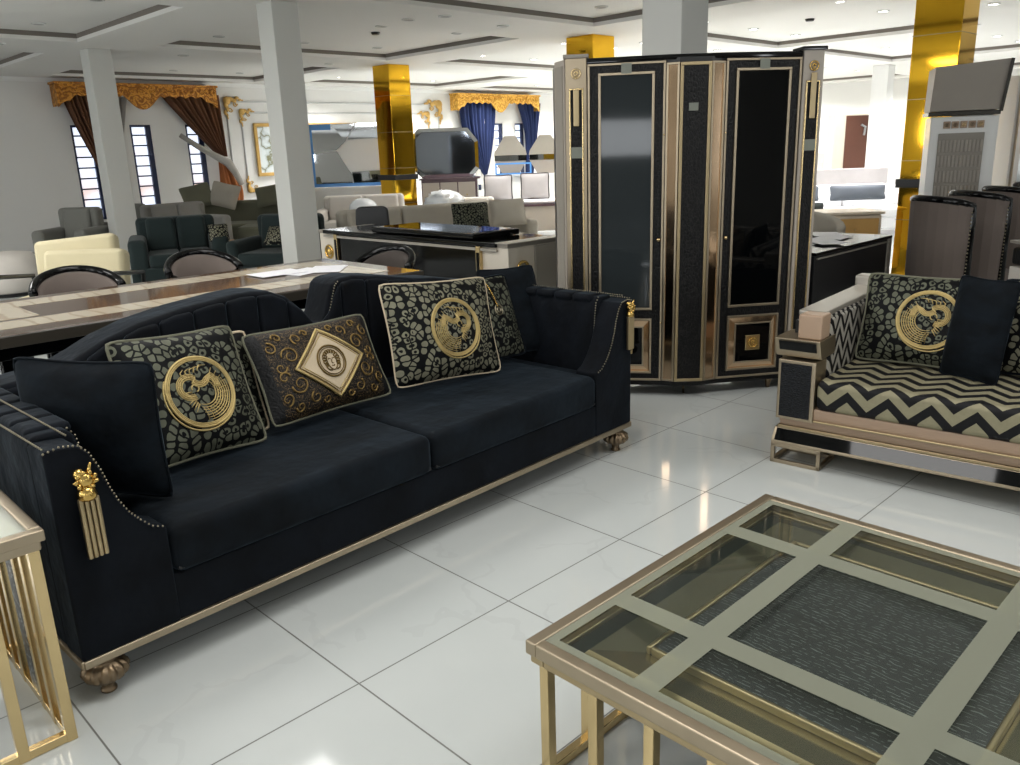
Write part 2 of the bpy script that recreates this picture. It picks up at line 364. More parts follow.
# ceiling with recessed trays
trays=[]
for k in range(-1,5):
    for j in range(-2,4):
        uc=2.07+4.7*k; vc=10.0-4.35*(1-j) if False else 14.35-4.35*j
        trays.append((uc-1.85,uc+1.88,max(vc-1.55,VMIN),min(vc+1.5,VMAX-.35)))
def in_tray(u,v):
    return any(a<u<b and c<v<d for a,b,c,d in trays)
def ceiling():
    us=sorted(set([UMIN,UMAX+.2]+[x for t in trays for x in t[:2] if UMIN<x<UMAX]))
    vs=sorted(set([VMIN,VMAX+.2]+[x for t in trays for x in t[2:] if VMIN<x<VMAX]))
    mb=MB(); H1=HC+.1; HM=HC+.045
    def T(i,j):
        return 0<=i<len(us)-1 and 0<=j<len(vs)-1 and in_tray((us[i]+us[i+1])/2,(vs[j]+vs[j+1])/2)
    for i in range(len(us)-1):
        for j in range(len(vs)-1):
            z=H1 if T(i,j) else HC; a,b,c,d=us[i],us[i+1],vs[j],vs[j+1]
            mb.add([(a,c,z),(a,d,z),(b,d,z),(b,c,z)],[(0,1,2,3)])
            if T(i,j):
                for (di,dj,p,q) in ((-1,0,(a,c),(a,d)),(1,0,(b,c),(b,d)),(0,-1,(a,c),(b,c)),(0,1,(a,d),(b,d))):
                    if not T(i+di,j+dj):
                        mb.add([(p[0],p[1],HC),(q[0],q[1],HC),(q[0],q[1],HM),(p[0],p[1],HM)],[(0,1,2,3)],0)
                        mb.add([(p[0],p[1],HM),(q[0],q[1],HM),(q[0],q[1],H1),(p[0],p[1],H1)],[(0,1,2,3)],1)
    mb.add([(UMIN,VMIN,HC+.3),(UMAX+.2,VMIN,HC+.3),(UMAX+.2,VMAX+.2,HC+.3),(UMIN,VMAX+.2,HC+.3)],[(0,1,2,3)])
    return mb
struct(ceiling().build('ceiling',['ceiling','ceil_gap_shade']))
# wall at the back, with three slot windows left and three right
wins=[(5.24,5.66),(6.27,6.66),(7.33,7.68),(14.75,15.1),(15.5,15.95),(16.4,16.75)]
ZW0,ZW1=.45,2.12
def wall_back():
    mb=MB(); x=UMIN
    for a,b in wins: mb.box(x,a,VMAX,VMAX+.2,0,HC+.2); mb.box(a,b,VMAX,VMAX+.2,0,ZW0); mb.box(a,b,VMAX,VMAX+.2,ZW1,HC+.2); x=b
    mb.box(x,UMAX+.2,VMAX,VMAX+.2,0,HC+.2); return mb
struct(wall_back().build('wall_back','wall'))
struct(B(UMAX,UMAX+.2,VMIN,VMAX,0,HC+.2).build('wall_right','wall'))
struct(B(UMIN-.2,UMIN,VMIN,VMAX+.2,0,HC+.2).build('wall_left','wall_beige'))
struct(B(UMIN,UMAX,VMIN-.2,VMIN,0,HC+.2).build('wall_front','wall_beige'))
for i,(a,b) in enumerate(wins):
    w=thing(f'window_{i+1}',None,None,(a,VMAX+.02,0)); struct(w)
    mb=MB(); W=b-a
    mb.frame(0,W,ZW0,ZW1,.04,0,.06); mb.box(W-.09,W-.04,0,.06,ZW0,ZW1)
    mb.build('window_frame','navybar',w)
    mb=MB()
    for k in range(1,9): z=ZW0+(ZW1-ZW0)*k/9; mb.box(.04,W-.04,.01,.05,z-.013,z+.013)
    mb.build('grille','navybar',w)
    B(.04,W-.04,.055,.065,ZW0+.04,ZW1-.04).build('pane','pane',w)
# ---- panelled part of the back wall: mouldings and gilded corners
def mould_frame(u0,u1,z0,z1,c=.18,th=.02):
    pts=[(u0+c,z0),(u1-c,z0),(u1-c*.3,z0+c*.3),(u1,z0+c),(u1,z1-c),(u1-c*.3,z1-c*.3),(u1-c,z1),(u0+c,z1),(u0+c*.3,z1-c*.3),(u0,z1-c),(u0,z0+c),(u0+c*.3,z0+c*.3)]
    return MB().tube([(p[0],VMAX-.008,p[1]) for p in pts],th,6,closed=True)
struct(mould_frame(8.22,13.75,.62,2.56).build('trim_1','mould',smooth=True))
struct(mould_frame(8.52,13.45,.8,2.35).build('trim_2','mould',smooth=True))
struct(B(UMIN,UMAX,VMAX-.05,VMAX,HC-.07,HC).build('trim_3','white'))
def acanthus(x,z,sx,sz,s):
    mb=MB(); y=VMAX-.045
    for d in (0,1):
        for k,(q,r_) in enumerate(((.10,.06),(.18,.05),(.25,.04),(.31,.032),(.36,.022))):
            a,b=(q,.03*math.sin(k*2.2)) if d==0 else (.03*math.sin(k*2.2),q)
            mb.ball((x+sx*a*s,y,z+sz*b*s),r_*s,8,6,sc=(1.35,.5,.8) if d==0 else (.8,.5,1.35))
        pts=[]
        for k in range(12):
            t=k/11; a=math.radians(430*t); rr=.05*s*(1-.7*t); cx,cy=(.2,.09) if d==0 else (.09,.2)
            pts.append((x+sx*(cx*s+rr*math.cos(a)),y,z+sz*(cy*s+rr*math.sin(a))))
        mb.tube(pts,.012*s,6)
    mb.ball((x+sx*.03*s,y,z+sz*.03*s),.085*s,10,6,sc=(1,.5,1))
    return mb
for (x,z,sx,sz,s,wh) in [(8.2,2.6,1,-1,1,'at the upper left corner of the wall moulding'),(8.5,2.38,1,-1,.8,'inside the upper left corner of the inner moulding'),(8.5,.8,1,1,.8,'at the lower left of the inner moulding'),(13.78,2.6,-1,-1,1.3,'beside the gold pelmet with blue curtains'),(13.4,2.36,-1,-1,.9,'lower one beside the gold pelmet, over the dark octagonal mirror')]:
    tag(acanthus(x,z,sx,sz,s).build('gilded_corner_ornament','orn',smooth=True),'gilded stucco scroll ornament '+wh,'ornament',None)
t=thing('framed_artwork','wide marbled white artwork in a thin gold frame on the panelled wall','picture',(8.75,VMAX-.06,1.08))
MB().frame(0,4.15,0,1.06,.07,0,.05).build('picture_frame','orn',t,bevel=.01)
B(.07,4.08,.02,.04,.07,.99).build('picture','art',t)
# ---- columns
def column(name,label,u,v,s,mat,rz=0,bands=()):
    h=s/2; t=thing(name,label,'column',(u,v,0),rz)
    B(-h,h,-h,h,0,HC).build('shaft',mat,t,bevel=.008)
    if mat=='goldmir':
        mb=MB()
        for z in (.6,1.2,1.8,2.4): mb.box(-h-.002,h+.002,-h-.002,h+.002,z,z+.006)
        mb.build('panel_joint','brassd',t)
    for z in bands:
        MB().box(-h-.03,h+.03,-h-.03,h+.03,z,z+.09).build('band','blkm',t,bevel=.005)
    return t
column('column','white square column in front of the brown curtained windows',4.38,12.15,.30,'colwhite')
column('column','white square column between the dark green sofas and the blue taped mirror',4.58,7.78,.29,'colwhite')
column('column','white square column rising directly behind the black cabinet',4.93,3.38,.31,'colwhite')
column('column','distant white column beside the brown wardrobe',18.78,7.58,.34,'white')
column('gold_column','gold mirrored square column with a black band, left of the octagonal mirror',9.2,12.1,.45,'goldmir',bands=(1.0,))
column('gold_column','gold mirrored column whose top shows above the cabinet',9.4,7.83,.47,'goldmir')
column('gold_column','tall gold mirrored column with black band at the right, behind the tall taupe cabinet',9.35,3.2,.45,'goldmir',bands=(.93,))
# ---- pelmets and curtains
def pelmet(name,label,u0,u1,mat):
    t=thing(name,label,'pelmet',(u0,VMAX-.36,2.40)); L=u1-u0
    pts=[(0,.4),(L,.4)]; n=60
    low=[]
    for k in range(n+1):
        x=L*k/n; q=abs(x/L-.5)*2
        base=.17 if q<.93 else .0
        if q>.78: base=.17*(1-(q-.78)/.22)**1.2
        if q<.2: base=.17-.2*math.cos(q/.2*PI/2)
        low.append((L-x, base+ (0 if q<.2 else .045*abs(math.sin(x/L*PI*14)))))
    mb=MB().prism(pts+low,0,.03,'y'); mb.box(0,.03,.03,.3,.02,.4); mb.box(L-.03,L,.03,.3,.02,.4); mb.box(0,L,.03,.3,.37,.4)
    board=mb; MB().box(-.03,L+.03,-.03,.3,.38,.42).build('cornice_strip',mat,t,bevel=.01)
    mb=board
    for k in range(15):
        x=L*(k+.5)/15; mb.tube([(x+.06*math.cos(a)*(1-a/9),-.012,.28+.05*math.sin(a)*(1-a/9)) for a in [i*.6 for i in range(11)]],.013,5)
    mb.build('carved_board',mat,t); return t
pelmet('pelmet','carved amber pelmet over the brown curtains',5.0,7.88,'pelm')
pelmet('pelmet','carved bright gold pelmet over the royal blue curtains',14.1,17.0,'pelm2')
def drape(mb,fL,fR,z1,z0,y0,nf=9,amp=.05,rows=30,mi=0):
    """fL, fR: left and right edge x as functions of height fraction 0 top..1 bottom"""
    nx=nf*8; vs=[];
    for i in range(rows+1):
        t=i/rows; z=z1+(z0-z1)*t; a,b=fL(t),fR(t)
        for k in range(nx+1):
            s=k/nx; vs.append((a+(b-a)*s, y0+amp*min(1,.4+(b-a))*math.sin(s*nf*2*PI)+.03*math.sin(s*nf*3.1+1), z))
    fs=[(i*(nx+1)+k,i*(nx+1)+k+1,(i+1)*(nx+1)+k+1,(i+1)*(nx+1)+k) for i in range(rows) for k in range(nx)]
    return mb.add(vs,fs,mi)
yc=VMAX-.18
mb=drape(MB(),lambda t:5.12+.62*t**1.2,lambda t:5.85+.12*t,2.66,.95,yc); o=mb.build('curtain','brown',smooth=True)
tag(o,'brown curtain panel swept behind the white column, left half of the pair','curtain','brown swag curtains')
t=thing('tied_curtain','brown curtain gathered to the right with grey tieback and copper tail','curtain',(0,0,0)); 
drape(MB(),lambda t:6.85+1.02*t**1.05,lambda t:8.0+.03*t,2.66,1.5,yc).build('swag','brown',t,smooth=True)
drape(MB(),lambda t:7.85-.05*t,lambda t:8.02+.28*math.sin(t*2.2),1.42,.5,yc,4,.04).build('tail','copper',t,smooth=True)
MB().tube([(7.12,yc-.02,1.92),(7.42,yc-.08,1.70),(7.72,yc-.12,1.52),(7.95,yc-.18,1.38),(8.08,yc-.16,1.2),(8.2,yc-.15,.95)],[.045,.055,.065,.085,.07,.05],10).build('tieback','sheerg',t,smooth=True)
tag(drape(MB(),lambda t:5.9+.05*t,lambda t:6.25-.2*t,2.6,1.75,yc+.06,3,.03).build('sheer_curtain','sheerg',smooth=True),'short grey sheer hanging under the amber pelmet beside the column','curtain')
tag(drape(MB(),lambda t:14.3+.82*t**2.2,lambda t:15.5-.42*t**1.7,2.62,.75,yc-.02).build('curtain','blue',smooth=True),'wide royal blue curtain at the left under the gold pelmet','curtain')
tag(drape(MB(),lambda t:16.35+.35*t+.12*math.sin(t*4),lambda t:17.2-.35*t,2.62,.75,yc-.02,6).build('curtain','blue',smooth=True),'narrow royal blue curtain at the right, behind the hexagonal mirrors','curtain')
tag(drape(MB(),lambda t:15.1-.35*t,lambda t:15.5+.0*t,2.3,.6,yc+.05,5,.03).build('sheer_curtain','sheer',smooth=True),'sheer white curtain beside the wide blue curtain','curtain')
# ---- downlights
def downlight(on):
    o=thing('downlight',None,'light')
    MB().lathe([(.055,.004),(.058,0),(.075,0),(.08,.012)],n=20,caps=False).build('trim_ring','ltrim',o)
    MB().lathe([(.056,.004),(.056,.01)],n=20).build('diffuser','lamp_on' if on else 'lamp_off',o)
    return o
proto={}
def put_light(u,v,z,on):
    lab='small round recessed downlight, glowing, in the far part of the white ceiling' if on else 'small round recessed downlight, switched off, in the near grey ceiling'
    grp='glowing ceiling downlights' if on else 'unlit ceiling downlights'
    if on not in proto:
        proto[on]=downlight(on); proto[on].location=(u,v,z-.012); proto[on]['label']=lab; proto[on]['group']=grp
    else: dup(proto[on],(u,v,z-.012),0,lab,grp)
SPOTS=[]
for (a,b,c,d) in trays:
    if d<3 or b<2 or a>20 or c>VMAX-1 or d-c<1: continue
    lit = a>8.5 or (a>7 and c<8)
    for fu in (.16,.5,.84):
        for fv in (.2,.8):
            u=a+(b-a)*fu; v=c+(d-c)*fv
            if u+v<7.5 or u>22.5 or v<-1: continue
            put_light(u,v,HC+.1,lit)
            if lit and (fu!=.5): SPOTS.append((u,v,HC+.05))
for (u,v) in [(6.5,7.5),(5.6,12.2),(6.9,12.2),(8.1,12.3),(2.2,12.1),(1.0,12.1),(3.2,12.0),(6.3,7.9),(7.6,7.7),(3.1,7.9),(10.6,7.8),(11.6,7.8),(12.6,7.8),(14.9,7.7),(16,7.7),(11.4,3.4),(12.8,3.4),(14.4,3.4),(16,3.4),(17.6,3.4)]:
    put_light(u,v,HC,u>8.6)
o=tag(MB().lathe([(.05,0),(.06,.02),(.06,.03)],n=16).build('smoke_detector','blkm',loc=(7.05,9.55,HC+.07)),'small dark dome smoke detector on the ceiling left of the gold column','detector')
o=tag(MB().lathe([(.05,0),(.06,.02),(.06,.03)],n=16).build('ceiling_camera','blkm',loc=(11.3,5.6,HC+.07)),'small dark dome camera on the lit ceiling above the cabinet','camera')
# ------------------------------------------------------------------ cushions
def zf(x,y,w,h,T):
    s,t=min(1,abs(2*x/w)),min(1,abs(2*y/h)); return T/2*((1-s**2.6)*(1-t**2.6))**.55
def pinch(x,y,w,h):
    s,t=abs(2*x/w),abs(2*y/h); c=.05*(s*t)**8
    return x*(1-.06*(1-t*t)-c), y*(1-.06*(1-s*s)-c)
def cush_side(w,h,T,sg,n=22,seed=0):
    vs=[]; R=random.Random(seed); ph=R.random()*6
    for j in range(n+1):
        for i in range(n+1):
            x=w*(i/n-.5); y=h*(j/n-.5); z=zf(x,y,w,h,T)+.0022*math.sin(9*x/w*2+ph)*math.sin(7*y/h+ph)*min(1,zf(x,y,w,h,T)/.02)
            px,py=pinch(x,y,w,h); vs.append((px,py,sg*z))
    fs=[(j*(n+1)+i,j*(n+1)+i+1,(j+1)*(n+1)+i+1,(j+1)*(n+1)+i) for j in range(n) for i in range(n)]
    return MB().add(vs,fs)
def onp(pts,w,h,T,off=.003):
    out=[]
    for x,y in pts:
        z=zf(x,y,w,h,T); px,py=pinch(x,y,w,h); out.append((px,py,z+off))
    return out
def arc(cx,cy,r,a0,a1,n=24,ry=None):
    return [(cx+r*math.cos(math.radians(a0+(a1-a0)*k/n)),cy+(ry or r)*math.sin(math.radians(a0+(a1-a0)*k/n))) for k in range(n+1)]
def roundel(w,h,T,par,cx=0,cy=0,R=.115,flip=1):
    q=R/.115
    """gold ring around a curling crested creature with fanned feathers"""
    P=lambda pts: onp([(cx+flip*x*(q if abs(math.hypot(x,y))<R*.88 else 1),cy+y*(q if abs(math.hypot(x,y))<R*.88 else 1)) for x,y in pts],w,h,T,.002)
    mb=MB()
    for r,tk in ((R,.0048),(R*.95,.003),(R*.91,.0022)): mb.tube(P(arc(0,0,r,0,360,48)[:-1]),tk,6,closed=True)
    mb.tube(P(arc(-.006,-.008,R*1.03,150,400,40)),.0035,6)
    mb.build('emblem_ring','embroid',par,smooth=True)
    mb=MB()
    # neck: an S shaped coil ending in a hooked head, ridged along its length
    neck=arc(-.036,.018,.032,290,50,20)+arc(.004,.050,.030,215,330,12)+arc(.026,.018,.03,60,-20,8)
    for o_,tk in ((0,.0035),(.006,.0026),(-.006,.0026),(.011,.0018)):
        pts=arc(-.036,.018,.032+o_,290,50,20)+arc(.004,.050,max(.006,.030-o_),215,330,12)+arc(.026,.018,.03+o_,60,-20,8)
        mb.tube(P(pts),tk,6)
    for k in range(0,len(neck),2):
        x,y=neck[k]; mb.tube(P([(x*.9-.004,y*.9),(x*1.12+.002,y*1.12)]),.0014,4)
    mb.tube(P(arc(-.02,.012,.012,200,-80,12)),.0028,5)
    for k in range(5): mb.tube(P([(-.05+.014*k,.052+.004*k),(-.052+.017*k,.068+.004*k),(-.04+.02*k,.078+.001*k)]),[.003,.0024,.0012],5)
    for k in range(7):   # plumes sweeping round the outer side
        r=.042+.0082*k
        mb.tube(P(arc(.004,-.004,r,-118+5*k,66-8*k,26)),[.0012+.0013*math.sin(i/26*PI) for i in range(27)],5)
    for k in range(13):
        a=math.radians(-104+12*k); mb.tube(P([(.05*math.cos(a),.05*math.sin(a)-.004),(.07*math.cos(a+.2),.07*math.sin(a+.2)-.004),(.092*math.cos(a+.22),.092*math.sin(a+.22)-.004)]),.0013,4)
    for k in range(7):
        a=math.radians(-128-9*k); mb.tube(P([(.035*math.cos(a),.05*math.sin(a)),(.06*math.cos(a),.08*math.sin(a))]),[.0035,.0014],5)
    mb.build('crested_creature_motif','embroid',par,smooth=True)
def medusa(w,h,T,par):
    P=lambda pts,off=.003: onp(pts,w,h,T,off)
    D=.115; DX,DY=.172,.15
    # cream diamond patch
    n=14; vs=[]; fs=[]
    for j in range(n+1):
        for i in range(n+1):
            a,b=i/n-.5,j/n-.5; vs.append(P([((a-b)*DX,(a+b)*DY)],.005)[0])
    fs=[(j*(n+1)+i,j*(n+1)+i+1,(j+1)*(n+1)+i+1,(j+1)*(n+1)+i) for j in range(n) for i in range(n)]
    MB().add(vs,fs).build('diamond_patch','beigefab',par,smooth=True)
    mb=MB(); mb2=MB(); mb3=MB()
    for s,tk,bb in ((1.0,.006,mb),(.9,.0025,mb2),(.82,.0018,mb)):
        c=[(DX*s*x,DY*s*y) for x,y in ((1,0),(0,1),(-1,0),(0,-1))]
        pts=[]
        for a,b in zip(c,c[1:]+c[:1]): pts+=[(a[0]+(b[0]-a[0])*k/10,a[1]+(b[1]-a[1])*k/10) for k in range(10)]
        bb.tube(P([(x*1.0,y*1.0) for x,y in pts],.007),tk,5,closed=True)
    # key pattern around the patch
    for q in range(4):
        c=[(DX*.95,0),(0,DY*.95),(-DX*.95,0),(0,-DY*.95)]; a,b=c[q],c[(q+1)%4]
        for k in range(12):
            t=(k+.5)/12; x=a[0]+(b[0]-a[0])*t; y=a[1]+(b[1]-a[1])*t; mb.tube(P([(x*.97,y*.97),(x*1.04,y*1.04)],.007),.0018,4)
    mb.build('key_border','embroid',par,smooth=True); mb2.build('dark_border','embroidd',par,smooth=True)
    P0=P; P=lambda pts,off=.003: P0([(x*1.3,y*1.3) for x,y in pts],off)
    m=MB()
    m.tube(P(arc(0,0,.052,0,360,40)[:-1],.008),.0035,6,closed=True); m.tube(P(arc(0,0,.045,0,360,40)[:-1],.008),.0018,5,closed=True)
    # face: chin oval, brow, eyes, nose, lips and a crown of curling locks
    m.tube(P(arc(0,-.006,.017,200,340,14,.024),.008),.0021,5); m.tube(P([(-.017,-.01),(-.018,.008),(-.012,.018)],.008),.002,5); m.tube(P([(.017,-.01),(.018,.008),(.012,.018)],.008),.002,5)
    m.tube(P(arc(-.008,.004,.005,20,160,6),.008),.0017,4); m.tube(P(arc(.008,.004,.005,20,160,6),.008),.0017,4)
    m.tube(P([(0,.004),(-.002,-.008),(.003,-.009)],.008),.0017,4); m.tube(P(arc(0,-.014,.006,200,340,6,.003),.008),.0018,4)
    for k in range(13):
        a=math.radians(-30+20*k); cx,cy=.026*math.cos(a),.004+.027*math.sin(a)
        m.tube(P(arc(cx,cy,.0065,math.degrees(a)-150,math.degrees(a)+150,8),.008),.0022,5)
    for sx in (-1,1): m.tube(P([(sx*.02,-.008),(sx*.027,-.018),(sx*.02,-.028),(sx*.01,-.031)],.008),.0026,5)
    m.build('face_medallion','embroidd',par,smooth=True)
    P=P0
    # scrolling acanthus curls over the print
    for sx in (-1,1):
        s=MB()
        for sy in (-1,1):
            for (cx,cy,r,a0,a1) in ((.17,.06,.038,0,500),(.235,.105,.026,90,520),(.11,.125,.026,-60,330),(.225,.02,.024,180,560),(.06,.145,.017,0,400),(.185,.145,.02,0,430)):
                pts=[]; 
                for k in range(26):
                    t=k/25; a=math.radians(a0+(a1-a0)*t); rr=r*(1-.75*t); x=sx*(cx+rr*math.cos(a)); y=sy*(cy+rr*math.sin(a))
                    if abs(x)<w/2-.01 and abs(y)<h/2-.008: pts.append((x,y))
                if len(pts)>3: s.tube(P(pts,.003),[.0042*(1-.6*i/len(pts)) for i in range(len(pts))],5)
        s.build('scroll_embroidery','embroid2',par,smooth=True)
def cushion(label,c,ax,up,w,h,T,front,back='beigefab',piping='beigefab',emblem=None,frame=None,seed=0,group=None,chain=False,pr=.006):
    """frame: matrix of the seat it lies on; c, ax, up in that frame"""
    ax=Vector(ax).normalized(); up=Vector(up); up=(up-ax*up.dot(ax)).normalized(); nz=ax.cross(up)
    mt=Matrix(((ax.x,up.x,nz.x,c[0]),(ax.y,up.y,nz.y,c[1]),(ax.z,up.z,nz.z,c[2]),(0,0,0,1)))
    if frame: mt=frame@mt
    o=bpy.data.objects.new('throw_pillow',None); COL.objects.link(o); o.matrix_world=mt; tag(o,label,'pillow',group)
    cush_side(w,h,T,1,seed=seed).build('front_cover',front,o,smooth=True)
    cush_side(w,h,T,-1,seed=seed+5).build('back_cover',back,o,smooth=True)
    ring=[]
    for k in range(20): ring.append(pinch(w*(k/20-.5),-h/2,w,h))
    for k in range(20): ring.append(pinch(w/2,h*(k/20-.5),w,h))
    for k in range(20): ring.append(pinch(w*(.5-k/20),h/2,w,h))
    for k in range(20): ring.append(pinch(-w/2,h*(.5-k/20),w,h))
    MB().tube([(x,y,0) for x,y in ring],pr,6,closed=True).build('piping',piping,o,smooth=True)
    if emblem: emblem(w,h,T,o)
    if chain:
        mb=MB(); pts=[(-.0,h/2-.01),(.01,h*.35),(.02,h*.22),(.022,h*.12)]
        n=16
        for k in range(n):
            t=k/(n-1); q=onp([(.05+.022*t,h/2-.012-(h*.36)*t)],w,h,T,.005)[0]; mb.ball(q,.0055,6,4)
        mb.build('chain','gold',o,smooth=True)
        mb=MB().tube(onp(arc(.074,h*.06,.026,0,360,24)[:-1],w,h,T,.006),.0045,6,closed=True); mb.tube(onp(arc(.074,h*.06,.012,0,360,16)[:-1],w,h,T,.006),.006,6,closed=True)
        mb.build('chain_medallion','nail',o,smooth=True)
    return o
# ------------------------------------------------------------------ navy sofa
SA=math.radians(2.4); SO=(.50,2.235,0)
SF=Matrix.Translation(SO)@Matrix.Rotation(SA,4,'Z')
sofa=thing('sofa','long navy velvet sofa with nailhead trim and ribbed bun feet, heaped with cushions','sofa',SO,SA)
D=.98
def arm_poly(mir):
    p=[(.02,.14),(.02,.742),(.03,.752),(.105,.745),(.128,.72),(.15,.665),(.165,.61),(.181,.567),(.203,.525),(.23,.49),(.26,.46),(.300,.444),(.300,.14)]
    return [((2.63-x) if mir else x,z) for x,z in p]
for mir in (0,1):
    a=MB().prism(arm_poly(mir),0,.12,'y'); a=a.build('arm_front','velvet',sofa,bevel=.012,seg=3)
    X=lambda x:(2.63-x) if mir else x
    q=[(.02,.14),(.02,.745),(.035,.765),(.12,.765),(.14,.74),(.15,.68),(.155,.5),(.155,.14)]
    b=MB().prism([(X(x),z) for x,z in q],.11,D,'y').build('arm',"velvet",sofa,bevel=.02,seg=3)
    mb=MB()   # tufted top and inside of the arm
    for k in range(6):
        y=.15+.115*k; x0,x1=sorted((X(.03),X(.15))); mb.box(x0,x1,y,y+.112,.735,.775)
    mb.build('tufted_arm_pad','velvet',sofa,bevel=.018,seg=3)
    for inner in (0,1):
        mb=MB(); path=[(.105,.748),(.128,.722),(.15,.667),(.165,.612),(.181,.569),(.203,.527),(.23,.492),(.26,.462),(.300,.446)] if not inner else [(.125,.765),(.142,.74),(.152,.68),(.158,.61),(.175,.55)]
        path=[Vector((X(x),-.004 if not inner else .118,z)) for x,z in path]
        if not inner: path=[Vector((X(.022),.0,.747)),Vector((X(.06),-.003,.756))]+path
        for p,q2 in zip(path,path[1:]):
            n=max(1,int((q2-p).length/.011))
            for k in range(n): mb.ball(p+(q2-p)*k/n,.0034,6,4)
        mb.build('nailhead_trim','nail',sofa,smooth=True)
    for xx in (.024,.085):   # nails along the outer top edge
        mb=MB()
        for k in range(60): mb.ball((X(xx),.01+.0135*k,.757 if xx<.05 else .779),.0032,6,4)
        mb.build('nailhead_trim','nail',sofa,smooth=True)
for x0,x1,nm in ((.155,1.315,'seat_cushion'),(1.317,2.475,'seat_cushion')):
    pass
for x0,x1 in ((.303,1.313),(1.317,2.327)):
    B(x0,x1,-.012,.80,.285,.438).build('seat_cushion','velvet_seat',sofa,bevel=.035,seg=4)
    B(x0+.01,x1-.01,-.005,.8,.3,.31).build('piping','blkm',sofa,bevel=.003)
B(.296,2.334,.004,.9,.14,.289).build('front_rail','velvet',sofa,bevel=.008)
B(.156,.31,.12,.8,.29,.40).build('seat_side','velvet_seat',sofa,bevel=.01); B(2.32,2.474,.12,.8,.29,.40).build('seat_side','velvet_seat',sofa,bevel=.01)
prof=[(0.02,.755),(.2,.762),(.34,.775),(.43,.81),(.52,.85),(.64,.885),(.8,.912),(1.0,.932),(1.1,.936),(1.18,.925),(1.26,.89),(1.32,.835),(1.36,.775),(1.395,.745),(1.42,.755),(1.445,.79),(1.465,.85),(1.485,.905),(1.51,.93),(1.6,.935),(1.75,.915),(1.96,.876),(2.1,.86),(2.3,.82),(2.5,.785),(2.61,.765)]
back=MB().prism([(2.61,.16),(.02,.16)]+prof,.79,D,'y').build('backrest','velvet',sofa,bevel=.03,seg=3)
mb=MB()      # vertical channels on the inner face of the back
for k in range(17):
    x0=.16+.136*k; x1=x0+.132
    def top(x):
        for (a,za),(b,zb) in zip(prof,prof[1:]):
            if a<=x<=b: return za+(zb-za)*(x-a)/(b-a)
        return .76
    mb.prism([(x0,.42),(x1,.42),(x1,top(x1)-.016),((x0+x1)/2,top((x0+x1)/2)-.012),(x0,top(x0)-.016)],.765,.80,'y')
mb.build('back_channels','velvet',sofa,bevel=.018,seg=3)
mb=MB(); path=[Vector((x,.785,z)) for x,z in ((1.43,.765),(1.453,.79),(1.473,.85),(1.493,.905),(1.518,.928))]
for p,q2 in zip(path,path[1:]):
    n=max(1,int((q2-p).length/.011))
    for k in range(n): mb.ball(p+(q2-p)*k/n,.0034,6,4)
mb.build('nailhead_trim','nail',sofa,smooth=True)
mb=MB().box(.02,2.61,-.006,.03,.118,.142); mb.box(.014,.04,.0,D,.118,.142); mb.box(2.59,2.616,0,D,.118,.142); mb.box(.02,2.61,D-.03,D,.118,.142)
mb.build('base_trim','champ',sofa,bevel=.004)
bun=[(0.018,0),(.022,.003),(.022,.010),(.016,.014),(.019,.022),(.017,.030),(.026,.036),(.044,.044),(.057,.056),(.062,.070),(.058,.084),(.046,.095),(.033,.101),(.036,.106),(.036,.119)]
for x,y in ((.085,.045),(2.545,.045),(.085,.92),(2.545,.92)):
    MB().lathe(bun,x,y,96,14,.15).build('bun_foot','bronze',sofa,smooth=True)
for X0,Z0,Y0 in ((.10,.66,-.012),(2.565,.72,-.012)):
    k=MB(); s=1 if X0<1 else .8
    k.ball((X0,Y0-.01,Z0),.024*s,10,8); k.ball((X0-.012,Y0-.012,Z0+.018),.016*s,8,6); 
    for i in range(9):
        a=i*.7; k.tube([(X0+.018*math.cos(a)*s,Y0-.02,Z0+.018*math.sin(a)*s),(X0+.03*math.cos(a+.5)*s,Y0-.024,Z0+.026*math.sin(a+.5)*s)],.006*s,5)
    k.tube([(X0+.008,Y0-.015,Z0+.01),(X0+.018,Y0-.02,Z0+.045*s)],[.008,.003],6); k.lathe([(.02*s,Z0-.055*s),(.026*s,Z0-.045*s),(.022*s,Z0-.03*s),(.018*s,Z0-.02*s)],X0,Y0-.012,16)
    kk=k.build('tassel_head','gold',sofa,smooth=True)
    m2=MB(); L=.17 if X0<1 else .16
    for i in range(4): m2.box(X0-.026*s+i*.0135*s,X0-.026*s+i*.0135*s+.0118*s,Y0-.022,Y0-.004,Z0-.05*s-L,Z0-.05*s)
    m2.build('tassel_fringe','brassd',sofa,bevel=.004)
# cushions on the sofa
cushion('dark navy velvet cushion leaning on the left arm of the long sofa',(.275,.36,.672),(.55,-.80,-.03),(-.10,.10,.43),.46,.45,.19,'velvet_blk','velvet_blk','velvet_blk',frame=SF,seed=1,pr=.005)
cushion('brocade cushion with gold ringed creature emblem, beside the left velvet cushion of the sofa',(.655,.50,.664),(.54,.05,-.03),(.10,.20,.40),.48,.46,.15,'leo','beigefab','olive',lambda w,h,T,o:roundel(w,h,T,o,.0,-.01,.132,1),SF,2)
cushion('beige backed cushion peeping out behind the emblem and baroque cushions',(.80,.61,.635),(1,.02,-.05),(.02,.15,.4),.36,.40,.1,'leo','beigefab','beigefab',frame=SF,seed=12)
cushion('wide black and gold baroque print cushion with a cream diamond and face medallion',(1.215,.53,.638),(.60,.03,-.012),(.055,.17,.33),.60,.375,.15,'baroque','beigefab','olive',medusa,SF,3,pr=.005)
cushion('brocade cushion with gold ringed emblem and pale edge, right half of the long sofa',(1.83,.475,.685),(.60,-.06,-.04),(.06,.13,.43),.60,.46,.15,'leog','beigefab','beigefab',lambda w,h,T,o:roundel(w,h,T,o,.02,.0,.135,-1),SF,4,pr=.004)
